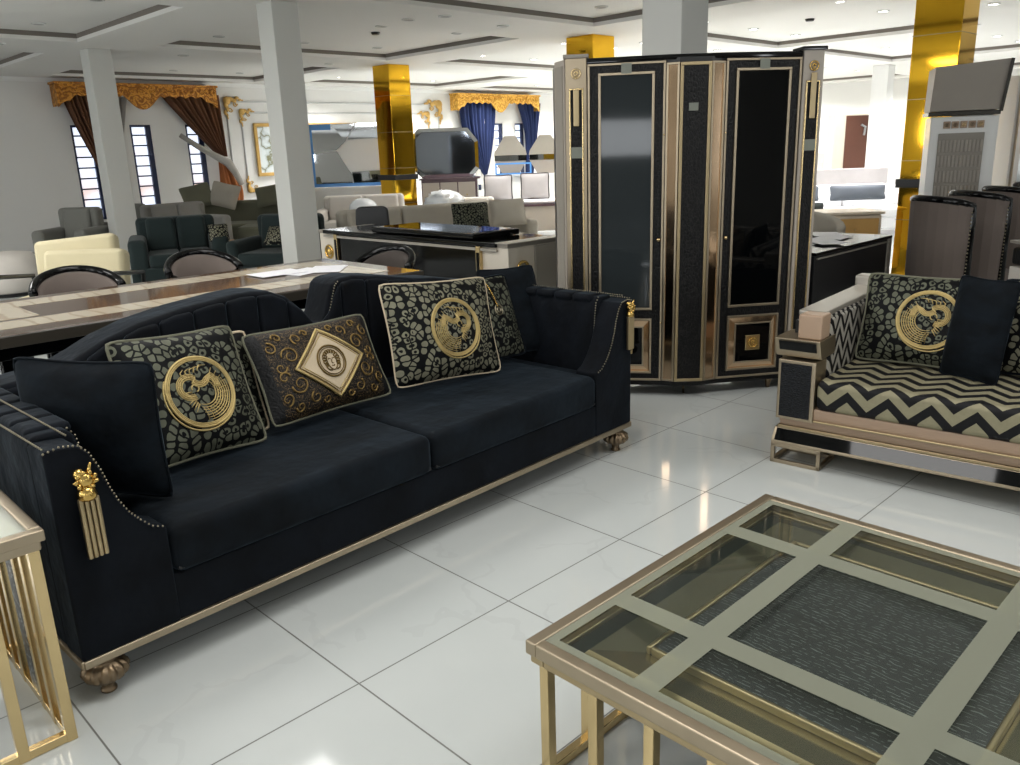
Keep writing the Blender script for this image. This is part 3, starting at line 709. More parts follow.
cushion('leopard brocade cushion with a hanging chain and ring, behind the right emblem cushion',(2.16,.56,.665),(1,-.03,-.03),(.06,.16,.42),.48,.42,.12,'leo','velvet_blk','velvet_blk',frame=SF,seed=5,chain=True)
cushion('black velvet cushion at the right arm of the long sofa',(2.42,.58,.668),(1,-.28,-.01),(.09,.17,.43),.34,.46,.10,'velvet_blk','velvet_blk','velvet_blk',frame=SF,seed=6,pr=.004)
# ------------------------------------------------------------------ coffee table
U0,U1,V0,V1=1.164,2.266,.110,1.174; HT=.37
ct=thing('coffee_table','low square coffee table with etched glass top over croc leather, brass bar legs','table',(U0,V0,0))
W=U1-U0; L=V1-V0
def ring(mb,x0,x1,y0,y1,w,z0,z1,mi=0):
    mb.box(x0,x1,y0,y0+w,z0,z1,mi); mb.box(x0,x1,y1-w,y1,z0,z1,mi); mb.box(x0,x0+w,y0+w,y1-w,z0,z1,mi); mb.box(x1-w,x1,y0+w,y1-w,z0,z1,mi); return mb
ring(MB(),0,W,0,L,.032,HT-.035,HT).build('rim','champ',ct,bevel=.004)
ring(MB(),.008,W-.008,.008,L-.008,.04,HT-.058,HT-.033).build('lower_rim','brassd',ct,bevel=.004)
def flat_ring(x0,x1,y0,y1,w,z,mb=None):
    mb=mb or MB()
    for a,b,c,d in ((x0,x1,y0,y0+w),(x0,x1,y1-w,y1),(x0,x0+w,y0+w,y1-w),(x1-w,x1,y0+w,y1-w)): mb.add([(a,c,z),(b,c,z),(b,d,z),(a,d,z)],[(0,1,2,3)])
    return mb
def bev(mb,x0,x1,y0,y1,w,za,zb):
    """sloping picture-frame moulding"""
    o=[(x0,y0),(x1,y0),(x1,y1),(x0,y1)]; i=[(x0+w,y0+w),(x1-w,y0+w),(x1-w,y1-w),(x0+w,y1-w)]
    mb.add([(x,y,za) for x,y in o]+[(x,y,zb) for x,y in i],[(k,(k+1)%4,4+(k+1)%4,4+k) for k in range(4)]); return mb
B(.04,W-.04,.04,L-.04,HT-.056,HT-.044).build('bottom_panel','deep',ct)
bev(MB(),.092,W-.092,.092,L-.092,.012,HT-.044,HT-.030).build('outer_bead','brassd',ct)
bev(MB(),.104,W-.104,.104,L-.104,.092,HT-.030,HT-.042).build('bevelled_gold_mirror','goldbev',ct)
ring(MB(),.196,W-.196,.196,L-.196,.013,HT-.044,HT-.024).build('inner_bead','brassd',ct,bevel=.004)
mb=B(.209,W-.209,.209,L-.209,HT-.045,HT-.032); mb.build('croc_panel','croc',ct)
B(W/2-.001,W/2+.001,.209,L-.209,HT-.032,HT-.0312).build('panel_joint','blkm',ct)
MB().add([(.03,.03,HT-.006),(W-.03,.03,HT-.006),(W-.03,L-.03,HT-.006),(.03,L-.03,HT-.006)],[(0,1,2,3)]).build('glass_top','glass',ct)
mb=MB()
sw=.062; zs=HT-.0035
flat_ring(.032,W-.032,.032,L-.032,.024,zs,mb)
def strip(a,b,c,d): mb.add([(a,c,zs),(b,c,zs),(b,d,zs),(a,d,zs)],[(0,1,2,3)])
for c in (.265*W,.735*W): strip(c-sw/2,c+sw/2,.056,L-.056)
for c in (.28*L,.72*L):
    xs=[.056,.265*W-sw/2,.265*W+sw/2,.735*W-sw/2,.735*W+sw/2,W-.056]
    for a,b in ((0,1),(2,3),(4,5)): strip(xs[a],xs[b],c-sw/2,c+sw/2)
mb.build('etched_bands','frost',ct)
lg=[]
for y in (.035,.18,.33,.48,L-.48,L-.33,L-.18,L-.035): 
    for x in (.035,W-.035): lg.append((x,y))
for x in (.18,W-.18,.33,W-.33):
    for y in (.035,L-.035): lg.append((x,y))
lg=sorted(set((round(a,3),round(b,3)) for a,b in lg))
for x,y in lg: B(x-.013,x+.013,y-.013,y+.013,0,HT-.055).build('leg_bar','brass',ct,bevel=.002)
for a in ((.044,.34,L-.0465,L-.0235),(W-.34,W-.044,L-.0465,L-.0235),(.044,.34,.0235,.0465),(W-.34,W-.044,.0235,.0465)): B(*a,0.001,.026).build('floor_rail','brass',ct,bevel=.002)
# ------------------------------------------------------------------ end table
et=thing('end_table','end table with a brass bar cage and glass top, left of the sofa','table',(-.155,2.115,0))
W=.62; L=.62; H=.60
ring(MB(),0,W,0,L,.03,H-.03,H).build('rim','champ',et,bevel=.004); ring(MB(),.01,W-.01,.01,L-.01,.035,H-.055,H-.028).build('lower_rim','champ',et,bevel=.005)
B(.03,W-.03,.03,L-.03,H-.05,H-.04).build('bottom_panel','deep',et)
MB().add([(.028,.028,H-.007),(W-.028,.028,H-.007),(W-.028,L-.028,H-.007),(.028,L-.028,H-.007)],[(0,1,2,3)]).build('glass_top','glass',et)
q=.06; mb=flat_ring(.03,W-.03,.03,L-.03,q,H-.004); mb.build('etched_bands','frost',et)
for x,y in [(W-.028,.028),(W-.14,.028),(.14,.028),(.028,.028)]+[(W-.028,y) for y in (.13,.22,.40,.49,L-.028)]+[(.028,y) for y in (.13,.49,L-.028)]+[(.14,L-.028),(W-.14,L-.028)]:
    B(x-.013,x+.013,y-.013,y+.013,.026 if 0 else 0,H-.05).build('leg_bar','brass',et,bevel=.002)
B(W-.033,W-.023,.28,.34,.02,H-.05).build('croc_panel','croc',et)
ring(MB(),.0165,W-.0165,.0165,L-.0165,.023,0.001,.026).build('floor_rail','brass',et,bevel=.002)
# ------------------------------------------------------------------ chevron loveseat
A2=math.atan2(-.995,.10); LO=(3.39,1.75,0); LF=Matrix.Translation(LO)@Matrix.Rotation(A2,4,'Z')
# here local x runs along the front (to the right), local y to the back
ls=thing('loveseat','low loveseat in black and gold chevron fabric with mirrored plinth and open brass feet','sofa',LO,A2)
LL=2.3; LD=1.0
for x0,y0 in ((.005,0),(LL-.235,0),(.005,LD-.24),(LL-.235,LD-.24)):
    mb=MB(); x1=x0+.23; y1=y0+.2; w=.018
    for a,b in ((x0,y0),(x1-w,y0),(x0,y1-w),(x1-w,y1-w)): mb.box(a,a+w,b,b+w,0,.092)
    ring(mb,x0,x1,y0,y1,w,0,w); ring(mb,x0,x1,y0,y1,w,.078,.096)
    mb.build('open_foot','champ',ls,bevel=.002)
mb=MB().prism([(0,.096),(0,.112),(.035,.165),(LD,.165),(LD,.096)],.005,LL-.005,'x'); mb.build('plinth','champ',ls,bevel=.003)
MB().prism([(-.003,.113),(.030,.162),(.032,.160),(.001,.113)],.02,LL-.02,'x').build('black_glass_strip','blkglass',ls)
B(.02,LL-.02,.03,LD,.165,.18).build('rail_lip','brassd',ls,bevel=.003)
MB().prism([(.035,.18),(.012,.225),(.012,.285),(LD,.285),(LD,.18)],.03,LL-.03,'x').build('front_rail','rose',ls,bevel=.006)
B(.19,LL-.19,.0,.012,.225,.235).build('rail_bead','brassd',ls,bevel=.003)
for mir in (0,1):
    X=(lambda x:LL-x) if mir else (lambda x:x)
    def bx2(mb,a,b,*r): lo,hi=sorted((X(a),X(b))); mb.box(lo,hi,*r); return mb
    mb=MB(); bx2(mb,.02,.19,.0,.18,.22,.50); mb.build('arm_post','champ',ls,bevel=.004)
    mb=MB(); bx2(mb,.035,.172,-.005,.01,.235,.485); mb.build('croc_inset','crocv',ls)
    mb=MB()
    lo,hi=sorted((X(.0),X(.205)))
    mb.prism([(-.015,.600),(.02,.50+.012),(.19,.512),(.19,.60)],lo,hi,'x'); mb.build('slanted_capital','champ',ls,bevel=.003)
    lo,hi=sorted((X(.022),X(.188)))
    mb=MB().prism([(-.0165,.588),(-.002,.545),(.02,.545),(.02,.588)],lo,hi,'x'); mb.build('black_glass_strip','blkglass',ls)
    mb=MB(); bx2(mb,.095,.2,.01,.12,.60,.71); mb.build('arm_end_block','rose',ls,bevel=.008)
    mb=MB(); bx2(mb,.04,.13,.12,LD-.02,.2,.66); mb.build('arm','blkm',ls,bevel=.006)
    mb=MB(); bx2(mb,.06,.185,.10,LD-.03,.688,.712); mb.build('arm_rail','slv',ls,bevel=.006)
    mb=MB(); bx2(mb,.05,.19,.12,LD-.03,.655,.69); mb.build('arm_cap','chevarm',ls,bevel=.006)
    mb=MB(); bx2(mb,.13,.20,.13,LD-.1,.26,.68); mb.build('arm_cushion','chevarm',ls,bevel=.015,seg=3)
B(.196,LL-.196,-.005,.86,.283,.425).build('seat_cushion','chev',ls,bevel=.03,seg=4)
B(.05,LL-.05,LD-.10,LD,.17,.76).build('back_frame','slv',ls,bevel=.01)
for k in range(3):
    x0=.21+k*.63; B(x0,x0+.62,LD-.25,LD-.10,.42,.77).build('back_cushion','chevarm',ls,bevel=.04,seg=4)
cushion('leopard brocade cushion with gold ringed emblem at the left end of the chevron loveseat',(.485,.50,.632),(1,0,.0),(.0,.14,.42),.54,.42,.15,'leo','beigefab','olive',lambda w,h,T,o:roundel(w,h,T,o,.04,.0,.138,-1),LF,8)
cushion('black velvet cushion on the chevron loveseat, right of the emblem cushion',(.735,.395,.64),(.85,-.35,.0),(.02,.08,.42),.27,.45,.13,'velvet_blk','velvet_blk','velvet_blk',frame=LF,seed=9,pr=.004)
cushion('brocade cushion with chain, beyond the black cushion of the loveseat',(1.02,.54,.635),(1,-.05,0),(0,.14,.42),.50,.42,.14,'leog','velvet_blk','velvet_blk',frame=LF,seed=10,chain=True)
# ------------------------------------------------------------------ display cabinet
cb=thing('display_cabinet','tall black two-door display cabinet with champagne frames and bronze mirror strips','cabinet',(4.029,2.606,0),RZ)
LX=[(-.755,.25),(-.705,.115),(-.59,.105),(-.163,.032),(-.098,0),(.070,0),(.148,.032),(.585,.105),(.70,.115),(.715,.2)]
CD=.50
body=[(x,y+.012) for x,y in LX]+[(.715,CD),(-.755,CD)]
MB().prism(body,.10,1.895,'z').build('carcass','blkm',cb)
MB().prism([(x*1.003,y-.004) for x,y in LX]+[(.72,CD),(-.76,CD)],.070,.102,'z').build('plinth','blk',cb,bevel=.004)
MB().prism([(-.59,.09),(-.163,.02),(.148,.02),(.585,.09),(.6,CD),(-.6,CD)],1.885,1.912,'z').build('top_board','blk',cb,bevel=.004)
def onseg(a,b):
    """matrix: x along the segment a->b, y into the cabinet, z up"""
    a,b=Vector((a[0],a[1],0)),Vector((b[0],b[1],0)); d=(b-a).normalized(); nn=Vector((-d.y,d.x,0))
    return Matrix(((d.x,nn.x,0,a.x),(d.y,nn.y,0,a.y),(0,0,1,0),(0,0,0,1))),(b-a).length
def emb_round(mb,x,z,r,y=-.012):
    vs=[]
    mb.tube([(x+r*math.cos(i*PI/10),y,z+r*math.sin(i*PI/10)) for i in range(20)],r*.16,6,closed=True)
    mb.tube([(x+r*.5*math.cos(i*PI/8)*(1-i/40),y,z+r*.55*math.sin(i*PI/8)*(1-i/40)) for i in range(22)],r*.14,6)
    mb.tube([(x-r*.3,y,z-r*.5),(x,y,z-r*.75),(x+r*.3,y,z-r*.5)],r*.1,5)
    return mb
for side in (-1,1):
    a,b=((-.588,.105),(-.165,.032)) if side<0 else ((.150,.032),(.585,.105))
    mt,L=onseg(a,b); nm='left' if side<0 else 'right'
    door=B(.004,L-.004,-.004,.014,.10,1.882).xf(mt).build('door','crocd',cb); door['label']='%s door, croc leather with tall dark glass'%nm
    def sub(mb,name,mat,**k): return mb.xf(mt).build(name,mat,door,**k)
    sub(MB().frame(.004,L-.004,.10,1.882,.012,-.012,-.002),'outer_frame','champ',bevel=.002)
    g0,g1=(.062,L-.062)
    sub(MB().frame(g0,g1,.525,1.832,.014,-.014,-.002),'glass_frame','champ',bevel=.002)
    sub(B(g0+.014,g1-.014,-.007,-.003,.539,1.818),'glass','glass_reflect' if side<0 else 'blkglass')
    d0,d1=g0-.0,g1+.0
    sub(MB().frame(d0,d1,.145,.475,.012,-.016,-.002),'drawer_frame','champ',bevel=.002)
    # bevelled bronze mirror square
    mm=MB(); o=[(d0+.012,.157),(d1-.012,.157),(d1-.012,.463),(d0+.012,.463)]; i_=[(d0+.05,.195),(d1-.05,.195),(d1-.05,.425),(d0+.05,.425)]
    mm.add([(x,-.004,z) for x,z in o]+[(x,-.016,z) for x,z in i_],[(k,(k+1)%4,4+(k+1)%4,4+k) for k in range(4)])
    sub(mm,'bevelled_mirror','bronzemir')
    sub(MB().frame(d0+.045,d1-.045,.19,.43,.009,-.02,-.01),'inner_frame','champ',bevel=.002)
    sub(B(d0+.054,d1-.054,-.015,-.008,.199,.421),'centre_panel','blkglass')
    xc=(d0+d1)/2
    sub(B(xc-.045,xc+.045,-.024,-.014,.265,.355),'medallion_plate','brass',bevel=.004)
    sub(emb_round(MB(),xc,.31,.027,-.028),'medallion','gold',smooth=True)
    sub(B(xc-.028,xc+.028,-.015,-.011,1.825,1.878),'tape','tape')
    kx=L-.03 if side<0 else .03
    sub(MB().ball((kx,-.02,.93),.011,8,6),'knob','brass',smooth=True)
    for zz in (.45,1.5): sub(MB().ball((kx*.3+ (0 if side>0 else L*.7),-.014,zz),.005),'pin','brass',smooth=True)
    # angled bronze mirror strip
    a,b=((-.163,.032),(-.098,0)) if side<0 else ((.070,0),(.148,.032))
    mt2,L2=onseg(a,b)
    s=B(0,L2,-.003,.01,.10,1.87).xf(mt2).build('mirror_strip','bronzemir',cb)
    MB().frame(0,L2,.10,1.87,.012,-.011,-.002).xf(mt2).build('strip_frame','champ',s,bevel=.002)
    # outer post
    a,b=((-.705,.115),(-.59,.105)) if side<0 else ((.59,.105),(.705,.115))
    mt3,L3=onseg(a,b)
    p=B(0,L3,-.012,.08,.10,1.918).xf(mt3).build('post','champ' if side<0 else 'taupe',cb,bevel=.004)
    B(-.012,L3+.012,-.022,.12,1.915,1.935).xf(mt3).build('post_cap','blk' if side>0 else 'greige',p,bevel=.003)
    def ps(mb,name,mat,**k): return mb.xf(mt3).build(name,mat,p,**k)
    ps(MB().frame(.018,L3-.018,.18,1.76,.009,-.021,-.011),'inlay_frame','brass',bevel=.002)
    ps(B(.027,L3-.027,-.018,-.011,.189,1.751),'croc_inlay','crocd')
    ps(emb_round(MB(),L3/2,1.835,.024,-.018),'medallion','brass' if side<0 else 'gold',smooth=True)
    ps(B(L3/2-.016,L3/2+.016,-.03,-.018,1.56,1.752 if side<0 else 1.80),'gold_tassel','brassd',bevel=.004)
    ps(B(L3/2-.03,L3/2+.03,-.021,-.018,1.39,1.45),'tape','tape')
mt,L=onseg((-.75,.25),(-.705,.115))
B(0,L,-.008,.01,.10,1.91).xf(mt).build('side_panel','taupe',cb)
MB().box(.02,L-.02,-.012,-.006,.12,1.88).xf(mt).build('side_inlay','greige',cb)
p=B(-.096,.068,-.006,.012,.10,1.865).build('centre_panel','crocd',cb); p['label']='croc leather centre panel'
MB().frame(-.098,.070,.10,1.868,.017,-.014,-.003).build('centre_frame','brassd',p,bevel=.002)
B(-.05,.0,-.018,-.008,1.62,1.66).build('tape','tape',p)
for x,y in ((.51,.16),(-.56,.16),(.62,.44),(-.62,.44),(-.02,.09)):
    MB().lathe([(.012,0),(.016,.03),(.028,.072)] if x!=-.02 else [(.006,0),(.006,.072)],x,y,16).build('leg','bronze',cb,smooth=True)
# ------------------------------------------------------------------ dining table behind the sofa
dt=thing('dining_table','long glossy dining table with cream marble bands, behind the navy sofa','table',(.15,3.87,0))
W,L,H=2.92,1.06,.775
B(0,W,0,L,H-.012,H).build('tabletop','dtwood',dt,bevel=.004)
ring(MB(),-.01,W+.01,-.01,L+.01,.03,H-.055,H-.003).build('edge_band','dtedge',dt,bevel=.006)
mb=ring(MB(),.13,W-.13,.15,L-.10,.20,H-.002,H+.0015)
mb.box(.13,.9,.28,L-.22,H-.002,H+.0012) if 0 else None
mb.build('marble_band','dtcream',dt)
B(.25,.95,.4,L-.3,H-.002,H+.001).build('marble_end','dtcream',dt)
B(.06,W-.06,.06,L-.06,H-.12,H-.05).build('apron','blk',dt,bevel=.005)
for x in (.55,.75,.95,W-.95,W-.75,W-.55):
    for y in (.25,L-.25): B(x-.035,x+.035,y-.035,y+.035,.04,H-.12).build('leg','blk',dt,bevel=.006)
for x in (.75,W-.75): B(x-.3,x+.3,.15,L-.15,0,.04).build('foot_plate','blk',dt,bevel=.005)
for x,z in ((W+.0,.01),): B(W-.02,W+.012,.04,.07,H-.04,H-.02).build('corner_clip','gold',dt)
papers=thing('paper_sheets','white papers lying on the right end of the striped dining table','papers',(2.62,4.45,H+.001),.3)
for k,(x,y,r) in enumerate(((0,0,0),(.12,-.08,.5),(-.12,.1,-.3))):
    MB().box(-.15,.15,-.105,.105,.0,.002).xf(Matrix.Translation((x,y,.002*k+.001))@Matrix.Rotation(r,4,'Z')).build('sheet','paper',papers)
def barrel_chair(label,loc,rz,w=.6,inner='chairfab',rail='blk',h=.84,group=None):
    t=thing('dining_chair',label,'chair',loc,rz,group); r=w/2
    n=22; outer=MB(); vs=[];
    def rt(a): return h-.10*(1-math.sin(a))**1.0
    path=[(r*math.cos(a),r*.95*math.sin(a),rt(a)) for a in [PI*k/n for k in range(n+1)]]
    MB().tube(path,.026,8,flat=1.3).build('top_rail',rail,t,smooth=True)
    vs=[];fs=[]
    for k in range(n+1):
        a=PI*k/n
        for rr,z in ((r-.01,.42),(r-.01,rt(a)),(r-.05,rt(a)-.02),(r-.05,.42)): vs.append((rr*math.cos(a),rr*.95*math.sin(a),z))
    for k in range(n):
        for q in range(4): fs.append((k*4+q,k*4+(q+1)%4,(k+1)*4+(q+1)%4,(k+1)*4+q))
    MB().add(vs,fs).build('backrest',inner,t,smooth=True)
    MB().prism([(r*.9*math.cos(a),r*.9*math.sin(a)) for a in [PI*k/14 for k in range(15)]]+[(-r*.9,-.18),(r*.9,-.18)],.40,.48,'z').build('seat',inner,t,bevel=.02,seg=3)
    MB().prism([(r*.92*math.cos(a),r*.92*math.sin(a)) for a in [PI*k/14 for k in range(15)]]+[(-r*.92,-.19),(r*.92,-.19)],.36,.40,'z').build('seat_frame',rail,t,bevel=.004)
    for x,y in ((-.22,-.15),(.22,-.15),(-.2,.2),(.2,.2)): MB().lathe([(.014,0),(.022,.36)],x,y,10).build('leg',rail,t,smooth=True)
    return t
barrel_chair('black railed barrel chair across the dining table, before the cream armchair',(1.66,5.5,0),-.15,.50,h=.80)
barrel_chair('black railed barrel chair across the dining table, in front of the green sofa',(2.48,5.5,0),-.15,.48,h=.82)
barrel_chair('glossy black barrel chair at the dining table end, before the black sideboard',(3.30,4.60,0),-PI/2+.3,.44,'chairdark',h=.81)
# ------------------------------------------------------------------ cream armchair with black arms
t=thing('armchair','cream armchair with slim black metal arms beyond the dining table','armchair',(2.15,7.31,0),RZ)
B(-.36,.36,-.4,.25,.3,.44).build('seat_cushion','creamfab',t,bevel=.05,seg=4)
mt=Matrix.Translation((.04,.15,.4))@Matrix.Rotation(math.radians(-14),4,'X')
B(-.33,.35,-.07,.09,0,.37).xf(mt).build('back_cushion','creamfab',t,bevel=.05,seg=4)
mt=Matrix.Translation((-.08,.33,.46))@Matrix.Rotation(math.radians(-14),4,'X')@Matrix.Rotation(math.radians(-5),4,'Y')
B(-.35,.35,-.07,.07,0,.40).xf(mt).build('back_pillow','creamfab',t,bevel=.05,seg=4)
for s in (-1,1):
    MB().tube([(s*.42,-.42,0),(s*.45,-.42,.60),(s*.47,-.38,.63),(s*.47,.3,.55),(s*.42,.36,.0)],.02,8).build('arm_frame','blkm',t,smooth=True)
MB().box(-.43,.43,-.42,-.38,.26,.30).box(-.43,.43,.28,.32,.26,.30).build('seat_rail','blkm',t)
# ------------------------------------------------------------------ generic seating for the showroom behind
def soft_sofa(name,label,cat,loc,rz,w,d,h,ah,mat,seats=2,aw=.16,sh=.42,tail=None,legs='blkm',cmat=None,round_=.06):
    t=thing(name,label,cat,loc,rz); cm=cmat or mat
    B(-w/2,w/2,-d/2,d/2,.10,.28).build('base',mat,t,bevel=.03,seg=3)
    B(-w/2+aw*.5,w/2-aw*.5,d/2-.2,d/2,.2,h).build('backrest',mat,t,bevel=round_,seg=4)
    for s in (-1,1): B(*sorted((s*w/2,s*(w/2-aw))),-d/2,d/2-.02,.12,ah).build('arm',mat,t,bevel=round_,seg=4)
    iw=(w-2*aw)/seats
    for k in range(seats):
        x=-w/2+aw+k*iw
        B(x+.004,x+iw-.004,-d/2-.01,d/2-.2,.27,sh).build('seat_cushion',cm,t,bevel=.04,seg=3)
        mt=Matrix.Translation((x+iw/2,d/2-.24,sh-.02))@Matrix.Rotation(math.radians(-10),4,'X')
        B(-iw/2+.01,iw/2-.01,-.07,.08,0,h-sh+.02).xf(mt).build('back_cushion',cm,t,bevel=.05,seg=3)
    for x in (-w/2+.08,w/2-.08):
        for y in (-d/2+.08,d/2-.08): MB().lathe([(.015,0),(.022,.1)],x,y,10).build('leg',legs,t)
    return t
def small_pillow(label,loc,rz,w,h,mat,tilt=18,group=None,T=.12,roll=0,trim=None):
    mt=Matrix.Translation(loc)@Matrix.Rotation(rz,4,'Z')@Matrix.Rotation(math.radians(90-tilt),4,'X')@Matrix.Rotation(math.radians(roll),4,'Z')
    o=bpy.data.objects.new('throw_pillow',None); COL.objects.link(o); o.matrix_world=mt; tag(o,label,'pillow',group)
    c=cush_side(w,h,T,1,12); c2=cush_side(w,h,T,-1,12); c.add(c2.v,c2.f); c.build('cover',mat,o,smooth=True)
    ringp=[]
    for k in range(8): ringp.append(pinch(w*(k/8-.5),-h/2,w,h))
    for k in range(8): ringp.append(pinch(w/2,h*(k/8-.5),w,h))
    for k in range(8): ringp.append(pinch(w*(.5-k/8),h/2,w,h))
    for k in range(8): ringp.append(pinch(-w/2,h*(.5-k/8),w,h))
    MB().tube([(x,y,0) for x,y in ringp],.012 if trim else .006,5,closed=True).build('piping',trim or mat,o,smooth=True)
    return o
# left background
soft_sofa('club_chair','grey club chair with a rounded back at the far left, seen from the front','armchair',(3.85,12.6,0),RZ,.76,.8,.86,.6,'greyfab',1,.18)
soft_sofa('club_chair','second grey club chair half hidden behind the front white column','armchair',(4.72,13.3,0),RZ-.5,.72,.75,.84,.58,'greyfab',1,.16)
t=thing('pouf','pale round fabric pouf at the far left edge beside the grey club chair','pouf',(2.6,11.0,0))
MB().lathe([(.22,0),(.3,.05),(.34,.2),(.33,.4),(.26,.48),(.1,.5)],n=28).build('cover','palefab',t,smooth=True); MB().lathe([(.3,.0),(.31,.04)],n=28).build('base_ring','blkm',t)
t=thing('side_table','small round side table with white top between the grey club chairs','table',(4.55,12.6,0))
MB().lathe([(.15,.50),(.15,.53)],n=28).build('tabletop','white',t); MB().lathe([(.02,.02),(.02,.5)],n=12).build('pole','blkm',t); MB().lathe([(.15,0),(.15,.02)],n=24).build('base','blkm',t)
t=soft_sofa('sofa','light grey sofa with a rose gold strip, right of the front white column','sofa',(5.35,12.35,0),RZ+.9,1.15,.75,.84,.64,'greyfab2',2)
B(-.55,.55,-.395,-.375,.22,.27).build('rose_gold_strip','rose',t)
def sectional(label,loc,rz,w,d,mat):
    t=thing('sectional_sofa',label,'sofa',loc,rz)
    B(-w/2,w/2,-.45,.45,.1,.42).build('base',mat,t,bevel=.05,seg=3); B(-w/2,w/2,.25,.45,.3,.76).build('backrest',mat,t,bevel=.05,seg=3)
    B(w/2-.9,w/2,-d,-.44,.1,.42).build('chaise',mat,t,bevel=.05,seg=3); B(w/2-.2,w/2,-d,.3,.3,.74).build('side_backrest',mat,t,bevel=.05,seg=3)
    B(-w/2,-w/2+.2,-.45,.3,.3,.66).build('arm',mat,t,bevel=.05,seg=3); return t
sectional('olive grey sectional sofa below the slot windows','',0,2.6,1.6,'olive') if 0 else None
sectional('olive grey corner sofa with loose cushions below the slot windows',(6.75,13.3,0),RZ+.1,2.1,1.2,'olive')
small_pillow('olive cushion standing on the corner sofa, left of its neighbour',(6.3,13.9,.86),RZ+.4,.5,.42,'olive',25,roll=12)
small_pillow('olive cushion with a dark corner leaning right on the corner sofa',(6.65,13.62,.86),RZ-.1,.52,.42,'greigefab',20,roll=-14)
small_pillow('olive cushion on the corner sofa under the third slot window',(7.25,13.05,.84),RZ,.6,.36,'olive',22,roll=10)
soft_sofa('sofa','dark green velvet sofa behind the dining table, left one of the two','sofa',(4.18,9.9,0),RZ+.4,1.1,.9,.80,.60,'dgreen',2,.2)
soft_sofa('sofa','dark green velvet sofa with patterned cushion, right one beside the white column','sofa',(4.9,8.78,0),RZ-.2,.95,.85,.80,.56,'dgreen',1,.14)
small_pillow('black and silver patterned cushion on the right dark green sofa',(4.78,8.52,.6),RZ-.3,.40,.25,'leog',40)
small_pillow('small black and silver cushion on the left dark green sofa',(4.46,9.4,.62),RZ+.4,.22,.22,'leog',30)
# ------------------------------------------------------------------ black sideboard with cream end blocks
sb=thing('sideboard','long black gloss sideboard with cream end blocks and gold medallions behind the sofa','sideboard',(4.15,4.26,0))
Ls=2.49
B(.02,.60,.30,Ls-.30,.06,.74).build('carcass','blk',sb,bevel=.006)
B(.0,.62,.10,Ls-.1,.765,.80).build('black_top','blk',sb,bevel=.006)
B(.005,.02,.1,Ls-.1,.735,.755).build('silver_line','slv',sb)
for y0,y1 in ((0,.30),(Ls-.30,Ls)):
    blk=B(.03,.62,y0,y1,.03,.765).build('end_block','cream',sb,bevel=.006); blk['label']='cream end block'
    B(.02,.63,y0-.006,y1+.006,.765,.795).build('end_top','greige',blk,bevel=.004)
ym=.30
for yy in (.27,Ls-.32):
    m_=MB()
    m_.box(.0,.03,yy,yy+.05,.05,.765); m_.build('gold_strip','brass',sb,bevel=.004)
    B(-.004,.004,yy+.012,yy+.038,.1,.72).build('black_inlay','blk',sb)
mb=MB()
R_=.055
def medal(cx,cy,cz,axis):
    a=MB(); 
    if axis=='v': a.tube([(cx+R_*math.cos(i*PI/10),cy,cz+R_*math.sin(i*PI/10)) for i in range(20)],.012,6,closed=True); a.ball((cx,cy,cz),.032,8,6,sc=(1,.5,1)); 
    else: a.tube([(cx,cy+R_*math.cos(i*PI/10),cz+R_*math.sin(i*PI/10)) for i in range(20)],.012,6,closed=True); a.ball((cx,cy,cz),.032,8,6,sc=(.5,1,1))
    return a
medal(.17,-.012,.60,'v').build('medallion','gold',sb,smooth=True)
medal(.022,Ls-.15,.60,'u').build('medallion','gold',sb,smooth=True)
B(.30,.62,-.02,0,.03,.76).build('side_panel','greige',sb,bevel=.003)
B(.0,.62,-.03,.10,.796,.803).build('edge_beading','slv',sb)
tr=thing('glass_tray','low black glass tray block lying on the sideboard','tray',(4.42,4.75,.803))
B(-.22,.28,-.1,1.2,.0,.045).build('tray_body','blk',tr,bevel=.01); B(-.18,.24,-.06,1.16,.045,.048).build('mirror_inset','darkmir',tr)
t=thing('dining_chair','black chair back standing beyond the left end of the sideboard','chair',(5.02,7.12,0),RZ)
MB().prism([(-.19,.45),(.19,.45),(.17,.90),(.13,.93),(-.13,.93),(-.17,.90)],.12,.18,'y').build('backrest','blkm',t,bevel=.02,seg=3)
B(-.2,.2,-.22,.18,.4,.47).build('seat','blkm',t,bevel=.02)
for x,y in ((-.17,-.2),(.17,-.2),(-.17,.15),(.17,.15)): B(x-.015,x+.015,y-.015,y+.015,0,.4).build('leg','blkm',t)
# ------------------------------------------------------------------ middle background
soft_sofa('sofa','greige sofa beyond the black sideboard, in front of the left gold column','sofa',(6.75,8.15,0),-.25,2.5,.9,.80,.58,'greigefab',3)
small_pillow('leopard cushion on the greige sofa beyond the sideboard',(7.0,7.78,.66),RZ+.35,.48,.34,'leo',12)
small_pillow('plain greige cushion beside the leopard cushion, beyond the sideboard',(7.5,7.62,.68),RZ+.45,.50,.34,'greigefab',16)
soft_sofa('sofa','pale sofa under the blue taped mirror','sofa',(8.0,11.55,0),RZ+.05,1.5,.9,.80,.6,'palefab',2)
tag(MB().ball((7.85,11.3,.62),.2,12,8,sc=(1.2,1,.8)).build('plastic_bundle','plastic',smooth=True),'crumpled plastic wrap on the pale sofa under the blue taped mirror','wrap')
soft_sofa('sofa','white wrapped sofa to the right of the left gold column','sofa',(8.9,10.1,0),RZ,1.2,.9,.72,.55,'palefab',2)
def crumple(label,c,s,seed):
    R=random.Random(seed); mb=MB(); mb.ball((0,0,0),1,26,16)
    mb.v=[(c[0]+s[0]*x*(1+.26*R.uniform(-1,1)),c[1]+s[1]*y*(1+.26*R.uniform(-1,1)),c[2]+s[2]*z*(1+.14*R.uniform(-1,1))) for x,y,z in mb.v]
    return tag(mb.build('plastic_bundle','plastic',smooth=True),label,'wrap')
